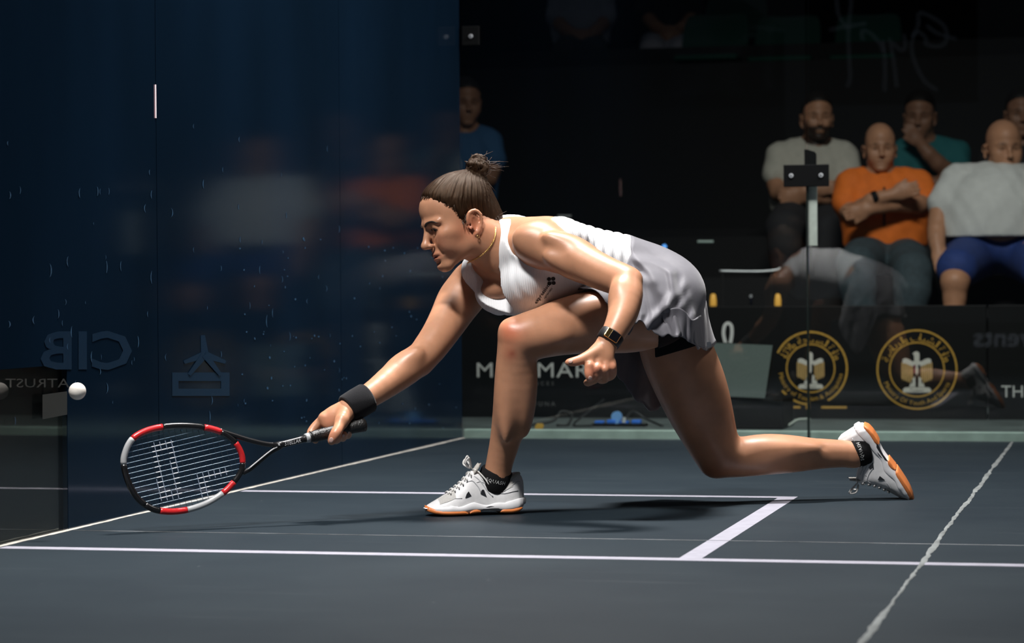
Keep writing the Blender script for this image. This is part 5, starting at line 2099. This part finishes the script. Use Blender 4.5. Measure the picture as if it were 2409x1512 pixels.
def hoop_span(o, d):
    """Where the line o + t d crosses the hoop (pixels)."""
    ts = []
    for i in range(nh):
        p, q = hp2[i], hp2[(i + 1) % nh]
        e = q - p
        den = d[0] * e[1] - d[1] * e[0]
        if abs(den) < 1e-9:
            continue
        w = p - o
        t = (w[0] * e[1] - w[1] * e[0]) / den
        s_ = (w[0] * d[1] - w[1] * d[0]) / den
        if 0 <= s_ < 1:
            ts.append(t)
    return (min(ts), max(ts)) if len(ts) >= 2 else None


def in_stencil(p):
    q = p - np.array([392., 1106.])
    a, b = q @ np.array([.985, -.16]), q @ np.array([.16, .985])
    if abs(a) < 27 and abs(b) < 70 and not (abs(a) < 11 and abs(b) < 48):
        return True
    q = p - np.array([505., 1132.])
    a, b = q @ np.array([.97, -.235]), q @ np.array([.235, .97])
    return (abs(a) < 38 and -27 < b < -8) or (-38 < a < -14 and -27 < b < 34)


def stencil_runs(o, d, span):
    t = np.arange(span[0], span[1], 1.5)
    run, out = None, []
    for x in t:
        if in_stencil(o + d * x):
            run = [x, x] if run is None else [run[0], x]
        elif run:
            out.append(run)
            run = None
    if run:
        out.append(run)
    return [r_ for r_ in out if r_[1] - r_[0] > 4]


for k in range(-7, 9):
    o = hc_ + npx * (k - .5) * 12.2
    sp_ = hoop_span(o, dpx)
    if not sp_:
        continue
    so_ = MB().tube([rp(*(o + dpx * sp_[0])), rp(*(o + dpx * sp_[1]))], .00062, 5).build('main_string', STR_M, racket)
    for r_ in stencil_runs(o, dpx, sp_):
        MB().tube([rp(*(o + dpx * r_[0])), rp(*(o + dpx * r_[1]))], .0012, 6).build('stencil_mark', STENCIL, so_)
for k in range(-9, 10):
    o = hc_ + dpx * k * 13.6
    sp_ = hoop_span(o, npx)
    if not sp_:
        continue
    so_ = MB().tube([rp(*(o + npx * sp_[0]), .0006), rp(*(o + npx * sp_[1]), .0006)], .00045, 5).build('cross_string', STR_X, racket)
    for r_ in stencil_runs(o, npx, sp_):
        MB().tube([rp(*(o + npx * r_[0]), .0006), rp(*(o + npx * r_[1]), .0006)], .0010, 6).build('stencil_mark', STENCIL2, so_)

ball = MB()
bc = at(182, 920, 6.16)
ball.sphere(tuple(bc), .0208, 32, 20)
ball.build('squash_ball', pmat('white_rubber', (.78, .74, .68), .7, .3, noise=.05, nscale=60, bump=.2, bscale=400), None, smooth=True,
           label='white squash ball in mid-air beside the blue wall', cat='ball')
# ------------------------------------------------------------------ spectators behind the glass
SK_A = skin_mat('spectator_skin', (.42, .21, .12), .5, .35, 0)
SK_B = skin_mat('spectator_skin_dark', (.30, .15, .09), .5, .35, 0)
DARK_HAIR = pmat('black_hair', (.008, .006, .005), .6)


def seated(label, D, head, sc, face, torso, arms, legs, shirt, pants, skin=SK_A, hair='short', beard=False, sleeve=1, depth=.62, h=.0085, collar=None, extra=None, group='spectators behind the back glass'):
    """A seated person traced from joints given as (px, py, depth offset, radius in px)."""
    A = lambda p: at(p[0], p[1], D + p[2])
    Rr = lambda p: pxm(p[3], D)
    ft = A((torso[-1][0], torso[-1][1] + 20, 0))
    root = thing('person', tuple(ft), label, 'person', group)
    allp = [A(p) for p in torso] + [A(p) for a in arms for p in a] + [A(p) for l in legs for p in l] + [A((head[0], head[1], 0))]
    lo = np.min(allp, 0) - .24
    hi = np.max(allp, 0) + .24
    lo[2] = min(lo[2], np.min([p[2] for p in allp]) - .12)
    fx = cdir(*face)
    fz = nrm(UPV + .12 * RGT * 0 - fx * np.dot(UPV, fx))
    fy = nrm(np.cross(fz, fx))
    O = A((head[0], head[1], 0))
    body, top, low = Field(lo, hi, h), Field(lo, hi, h), Field(lo, hi, h)
    side = RGT
    for F_, g in ((body, -.012), (top, 0.0)):
        P = [A(p) for p in torso]
        Rd = [Rr(p) + g for p in torso]
        if F_ is body:
            Rd = [r_ * f_ for r_, f_ in zip(Rd, (1, .95, .85, .55))]
        for i in range(len(P) - 1):
            F_.cone(P[i], P[i + 1], Rd[i], Rd[i + 1], .05, s=FWD, q=depth)
    for F_, g in ((body, -.010), (top, .004)):
        sl_, sr_ = A(arms[0][0]), A(arms[1][0])
        F_.cone(sl_, sr_, Rr(arms[0][0]) * .95 + g, Rr(arms[1][0]) * .95 + g, .05, s=FWD, q=.9)
        nk0 = O - fz * .085 * sc - fx * .03
        for e_ in (sl_, sr_):
            F_.cone(nk0 - fz * .035, nk0 * .35 + e_ * .65 + fz * .012, .040 * sc, .040, .03)
    body.cone(A((torso[0][0], torso[0][1] + 4, 0)), O - fz * .03 * sc + fx * -.02, .058 * sc, .056 * sc, .03)
    add_head(body, O, fx, fy, fz, sc, jowl=.004)
    for a in arms:
        body.chain([A(p) for p in a], [Rr(p) - (.010 if i <= sleeve else 0) for i, p in enumerate(a)], .02, 2)
        top.chain([A(p) for p in a[:sleeve + 1]], [Rr(p) + .010 for p in a[:sleeve + 1]], .03, 2)
        e, w = A(a[-1]), A(a[-2])
        d = nrm(e - w)
        n1 = nrm(np.cross(d, FWD))
        body.ell(e + d * .045, (d, n1, np.cross(d, n1)), (.055, .042, .022), .02)
        for k in range(4):
            b0 = e + d * .080 + n1 * (.030 - .02 * k)
            body.cone(b0, b0 + d * (.050 + .008 * (k in (1, 2))) - FWD * .004, .010, .008, .008)
        body.cone(e + d * .03 + n1 * .035, e + d * .085 + n1 * .055, .012, .009, .012)
    for l in legs:
        body.chain([A(p) for p in l], [Rr(p) - .014 for p in l], .03, 2)
        low.chain([A(p) for p in (l if pants[1] == 'long' else l[:2])], [Rr(p) + .004 for p in (l if pants[1] == 'long' else l[:2])], .04, 2)
    hipc = A((torso[-1][0], torso[-1][1] + 26, -.01))
    low.ell(hipc, (RGT, FWD, UPV), (Rr(torso[-1]) + .012, max(.14, Rr(torso[-1]) * depth + .012), .13), .05)
    V_, Q_ = body.mesh(1)
    x, y, z = head_coords(V_, O, fx, fy, fz, sc)
    t = np.ones((len(V_), 3))
    if beard:
        m = sstep(-.035, -.050, z) * sstep(.0, .03, x) + bump01(z, -.050, .010) * sstep(.06, .08, x) + .8 * sstep(.005, -.03, z) * bump01(np.abs(y), .062, .014) * sstep(-.01, .02, x)
        m = np.clip(m, 0, 1) * (z > -.13) * (1 - bump01(z, -.0635, .006) * (np.abs(y) < .018))
        t *= (1 - .93 * m)[:, None]
    br = bump01(z, .026, .006) * bump01(np.abs(y), .030, .016) * (x > .06)
    ey = bump01(z, .005, .006) * bump01(np.abs(y), .031, .011) * (x > .06)
    t *= (1 - .8 * np.clip(br + ey, 0, 1))[:, None]
    fast_mesh('body', V_, Q_, skin, root, tint=t)
    # shirt, trimmed at the neck
    nk = O - fz * .115 * sc - fx * .005
    X, Y, Z = top._grid((slice(None),) * 3)
    dn = np.sqrt((X - nk[0]) ** 2 + (Y - nk[1]) ** 2 + (Z - nk[2] - .015) ** 2) - .074 * sc
    top.d = np.maximum(top.d - .006 - .003 * np.sin((X + .4 * Y) * 60) * np.sin(Z * 38 + X * 20), -dn)
    top.d = np.maximum(top.d, (A((0, torso[-1][1] + 20, 0))[2] - Z) * .9)
    V_, Q_ = top.mesh(1)
    so_ = fast_mesh('shirt', V_, Q_, shirt, root)
    if collar:
        mb = MB()
        mb.tube([nk + np.array([0, 0, -.008]) - fx * .02 + .074 * sc * (math.cos(k) * RGT + math.sin(k) * FWD) + np.array([0, 0, .012 * math.sin(k)]) for k in np.linspace(0, 6.28, 18, endpoint=False)], .011, 8, closed=True)
        mb.build('collar', collar, so_, smooth=True)
        mb = MB()
        bp_ = [A((torso[0][0] + 2, torso[0][1] + dy, -.155 - .0004 * dy)) for dy in (-30, 0, 60)]
        mb.tube(bp_, .006, 6)
        mb.build('placket', collar, so_, smooth=True)
    V_, Q_ = low.mesh(1)
    fast_mesh('trousers' if pants[1] == 'long' else 'shorts', V_, Q_, pants[0], root)
    if hair != 'bald':
        hf = Field(O - .17, O + .19, .006)
        hf.ell(O + sc * (-.012 * fx + .054 * fz), (fx, fy, fz), [sc * v for v in (.096, .078, .086)], 0)
        hf.ell(O + sc * (.034 * fx + .060 * fz), (fx, fy, fz), [sc * v for v in (.070, .066, .062)], .01)
        X, Y, Z = hf._grid((slice(None),) * 3)
        xx = ((X - O[0]) * fx[0] + (Y - O[1]) * fx[1] + (Z - O[2]) * fx[2]) / sc
        zz = ((X - O[0]) * fz[0] + (Y - O[1]) * fz[1] + (Z - O[2]) * fz[2]) / sc
        line = np.interp(xx, [-.12, -.03, .0, .03, .06, .10], [-.05, -.03, .01, .035, .072, .092] if hair == 'short' else [-.05, -.03, .03, .10, .16, .2])
        if hair == 'fringe':
            hf.d = np.maximum(hf.d, zz - .075)
        hf.d = np.maximum(hf.d, (line - zz) * sc).astype(np.float32)
        V_, Q_ = hf.mesh(1)
        if len(V_):
            fast_mesh('hair', V_, Q_, DARK_HAIR, root)
    if extra:
        extra(root, A)
    return root


CREAM = pmat('cream_cotton', (.50, .48, .41), .85, noise=.06, nscale=30)
ORANGE = pmat('orange_shirt', (.78, .17, .015), .8, noise=.10, nscale=18)
ORANGE_D = pmat('dark_collar', (.05, .02, .01), .8)
TEAL = pmat('teal_shirt', (.02, .16, .17), .85)
POLO = pmat('white_polo', (.56, .57, .55), .85, noise=.05, nscale=25)
JEANS = pmat('blue_grey_jeans', (.035, .055, .065), .85, noise=.2, nscale=40)
DKTR = pmat('charcoal_trousers', (.018, .018, .021), .85)
BLUE_S = pmat('royal_blue_shorts', (.012, .035, .16), .8, noise=.15, nscale=30)
NAVY = pmat('blue_shirt', (.03, .10, .22), .85)
LILAC = pmat('pale_shirt', (.30, .29, .33), .85)


def wrist_watch(p0, p1, r):
    def f(root, A):
        cuff('watch', DARK_STEEL, A(p0), A(p1), r, r, 20, .004, root)
    return f


seated('bearded man in a cream T-shirt with folded arms, behind the hinge plate', 14.0, (1922, 280), 1.10, (.02, -1, -.04),
       [(1915, 408, 0, 58), (1908, 430, -.02, 76), (1905, 460, -.02, 80), (1903, 492, -.02, 80)],
       [[(1836, 368, 0, 27), (1826, 410, -.05, 26), (1832, 452, -.12, 21), (1870, 452, -.24, 19), (1915, 446, -.27, 16)],
        [(1985, 368, 0, 27), (1996, 410, -.05, 26), (1988, 450, -.12, 21), (1945, 462, -.22, 19), (1890, 462, -.25, 16)]],
       [[(1870, 515, -.05, 45), (1845, 535, -.40, 40), (1850, 640, -.44, 30)], [(1940, 518, -.05, 45), (1950, 545, -.36, 38), (1948, 650, -.4, 30)]],
       CREAM, (DKTR, 'long'), SK_A, 'short', True, 1)
seated('balding man in an orange shirt with folded arms and a wristwatch', 13.2, (2070, 352), 1.06, (-.06, -1, -.06),
       [(2078, 470, 0, 58), (2080, 500, -.02, 84), (2082, 530, -.03, 88), (2084, 575, -.03, 88)],
       [[(2002, 436, 0, 30), (1992, 478, -.06, 28), (2008, 500, -.14, 22), (2050, 472, -.26, 18), (2100, 458, -.29, 14)],
        [(2158, 436, 0, 30), (2176, 470, -.06, 28), (2158, 482, -.14, 22), (2105, 480, -.24, 18), (2045, 492, -.27, 14)]],
       [[(2050, 605, -.05, 48), (2015, 625, -.45, 44), (2025, 730, -.5, 34)], [(2125, 605, -.05, 48), (2148, 640, -.45, 44), (2140, 740, -.5, 34)]],
       ORANGE, (JEANS, 'long'), SK_A, 'fringe', False, 1, collar=ORANGE_D, extra=wrist_watch((2052, 466, -.285, 0), (2064, 462, -.285, 0), .030))
seated('man in a teal shirt resting his chin on his hand, behind the orange shirt', 14.7, (2164, 276), 1.14, (-.25, -1, -.12),
       [(2182, 400, 0, 52), (2186, 420, 0, 68), (2190, 450, 0, 72), (2190, 480, 0, 72)],
       [[(2250, 362, 0, 26), (2255, 405, -.08, 24), (2228, 402, -.20, 20), (2185, 362, -.24, 17), (2166, 338, -.22, 13)],
        [(2125, 362, 0, 26), (2118, 410, -.05, 24), (2150, 430, -.15, 20), (2195, 432, -.2, 17), (2220, 426, -.22, 13)]],
       [[(2160, 500, 0, 42), (2150, 520, -.4, 38)], [(2220, 500, 0, 42), (2230, 520, -.4, 38)]],
       TEAL, (DKTR, 'long'), SK_B, 'short', False, 1, extra=wrist_watch((2188, 366, -.24, 0), (2178, 354, -.24, 0), .026))
seated('heavy bald man in a white polo shirt and blue shorts at the right edge', 12.8, (2360, 352), 1.15, (.10, -1, -.08),
       [(2360, 490, 0, 95), (2354, 510, -.04, 122), (2350, 530, -.07, 130), (2348, 556, -.08, 130)],
       [[(2258, 430, 0, 38), (2225, 480, -.05, 36), (2208, 520, -.10, 24), (2203, 560, -.16, 20), (2208, 588, -.2, 16)],
        [(2462, 430, 0, 38), (2495, 480, -.05, 36), (2505, 540, -.10, 24), (2490, 580, -.2, 18)]],
       [[(2290, 600, -.05, 58), (2252, 632, -.5, 46), (2246, 700, -.56, 32), (2244, 760, -.56, 30)], [(2410, 600, -.05, 58), (2450, 635, -.5, 46), (2455, 760, -.55, 32)]],
       POLO, (BLUE_S, 'short'), SK_A, 'bald', False, 1, depth=.78, collar=POLO)
seated('man half hidden behind the heavy bald man at the picture\'s right edge', 14.3, (2402, 272), 1.12, (-.1, -1, -.05),
       [(2410, 402, 0, 52), (2412, 420, 0, 68), (2412, 450, 0, 74), (2412, 480, 0, 74)],
       [[(2340, 365, 0, 26), (2332, 410, -.05, 24), (2350, 440, -.15, 19), (2390, 445, -.2, 15)], [(2485, 365, 0, 26), (2490, 410, -.05, 24), (2470, 440, -.15, 19), (2430, 450, -.2, 15)]],
       [[(2380, 500, 0, 42), (2370, 520, -.4, 38)], [(2440, 500, 0, 42), (2450, 520, -.4, 38)]],
       DKTR, (DKTR, 'long'), SK_B, 'short')
seated('dark figure in a blue shirt behind the glass above the woman\'s hair bun', 14.2, (1095, 245), 1.10, (.2, -1, -.1),
       [(1090, 372, 0, 50), (1092, 395, 0, 66), (1090, 430, 0, 70), (1088, 470, 0, 70)],
       [[(1150, 335, 0, 25), (1160, 375, -.05, 24), (1150, 420, -.12, 19), (1115, 425, -.2, 15)], [(1030, 335, 0, 25), (1022, 380, -.05, 24), (1045, 420, -.15, 19), (1080, 430, -.2, 15)]],
       [[(1065, 490, 0, 42), (1060, 510, -.4, 38), (1062, 600, -.42, 30)], [(1125, 490, 0, 42), (1130, 512, -.4, 38), (1130, 600, -.42, 30)]],
       NAVY, (DKTR, 'long'), SK_B, 'short')
seated('dim figure in a pale shirt seated on the upper tier above the woman', 16.8, (1372, -62), 1.1, (.0, -1, -.1),
       [(1368, 30, 0, 42), (1366, 48, 0, 56), (1366, 70, 0, 58), (1366, 95, 0, 58)],
       [[(1318, 0, 0, 22), (1310, 40, -.05, 20), (1330, 70, -.15, 15), (1355, 80, -.2, 12)], [(1418, 0, 0, 22), (1426, 40, -.05, 20), (1405, 70, -.15, 15), (1380, 85, -.2, 12)]],
       [[(1345, 110, 0, 34), (1335, 122, -.4, 30)], [(1390, 110, 0, 34), (1400, 122, -.4, 30)]],
       LILAC, (DKTR, 'long'), SK_B, 'short', group='spectators on the upper tier')
seated('dim figure in grey on the upper tier left of the green seats', 16.8, (1580, -75), 1.1, (-.1, -1, -.1),
       [(1576, 20, 0, 40), (1574, 38, 0, 54), (1570, 60, 0, 56), (1566, 85, 0, 54)],
       [[(1528, -10, 0, 22), (1520, 30, -.05, 20), (1540, 60, -.15, 15), (1560, 70, -.2, 12)], [(1624, -10, 0, 22), (1632, 30, -.05, 20), (1612, 60, -.15, 15), (1590, 72, -.2, 12)]],
       [[(1545, 105, 0, 34), (1535, 122, -.4, 30)], [(1592, 105, 0, 34), (1605, 122, -.4, 30)]],
       DKTR, (LILAC, 'long'), SK_B, 'short', group='spectators on the upper tier')
# benches that carry the two rows
z1 = at(2084, 622, 13.2)
MB().box((-1.5, z1[1] - .22, .14), (4, z1[1] + .25, z1[2] - .06)).build('bench', STAND, stand)
z2 = at(1905, 545, 14.15)
MB().box((-1.5, z2[1] + .02, .14), (4, z2[1] + .45, z2[2] - .02)).build('bench', STAND, stand)
z3 = at(2190, 520, 14.75)
MB().box((-1.5, z3[1] - .05, .14), (4, z3[1] + .5, z3[2] - .03)).build('bench', STAND, stand)
z4 = at(1366, 128, 16.8)
MB().box((-2.5, z4[1] - .5, 1.5), (5, z4[1] + .6, z4[2] - .02)).build('bench', STAND, stand)

GREEN = pmat('dark_green_plastic', (.010, .055, .038), .18, .6)
for x, y, lab in ((1680, 118, 'leftmost green plastic seat of the upper tier'), (1728, 70, 'green plastic seat rising behind the leftmost one'), (1850, 122, 'middle green plastic seat on the upper tier'), (2040, 118, 'rightmost green plastic seat, under the script mark')):
    D_ = 16.2 if y > 100 else 17.0
    c = at(x, y + 20, D_)
    t_ = thing('stadium_seat', tuple(c), lab, 'seat', 'green seats of the upper tier')
    rings = []
    for k in range(9):
        a = k / 8
        z = .30 * math.sin(a * 1.45) ** .8
        back = .04 + .16 * a
        w = .21 * (1 - .25 * a ** 3)
        if k == 8:
            w *= .8
        rings.append([c + np.array([w * math.cos(q) * 1.0, back - .10 * math.sin(q) ** 2 * 0 - .09 * (1 - abs(math.cos(q))) * 0 + .03 * math.cos(q) ** 2 * -1, z]) + np.array([0, (.022 if s_ else 0), 0]) for q, s_ in [(math.pi * j / 8, 0) for j in range(9)] + [(math.pi * j / 8, 1) for j in range(8, -1, -1)]])
    MB().loft(rings).build('backrest', GREEN, t_, smooth=True)
    MB().box(tuple(c + np.array([-.20, -.36, -.04])), tuple(c + np.array([.20, .06, .0]))).build('seat', GREEN, t_, bevel=.015)
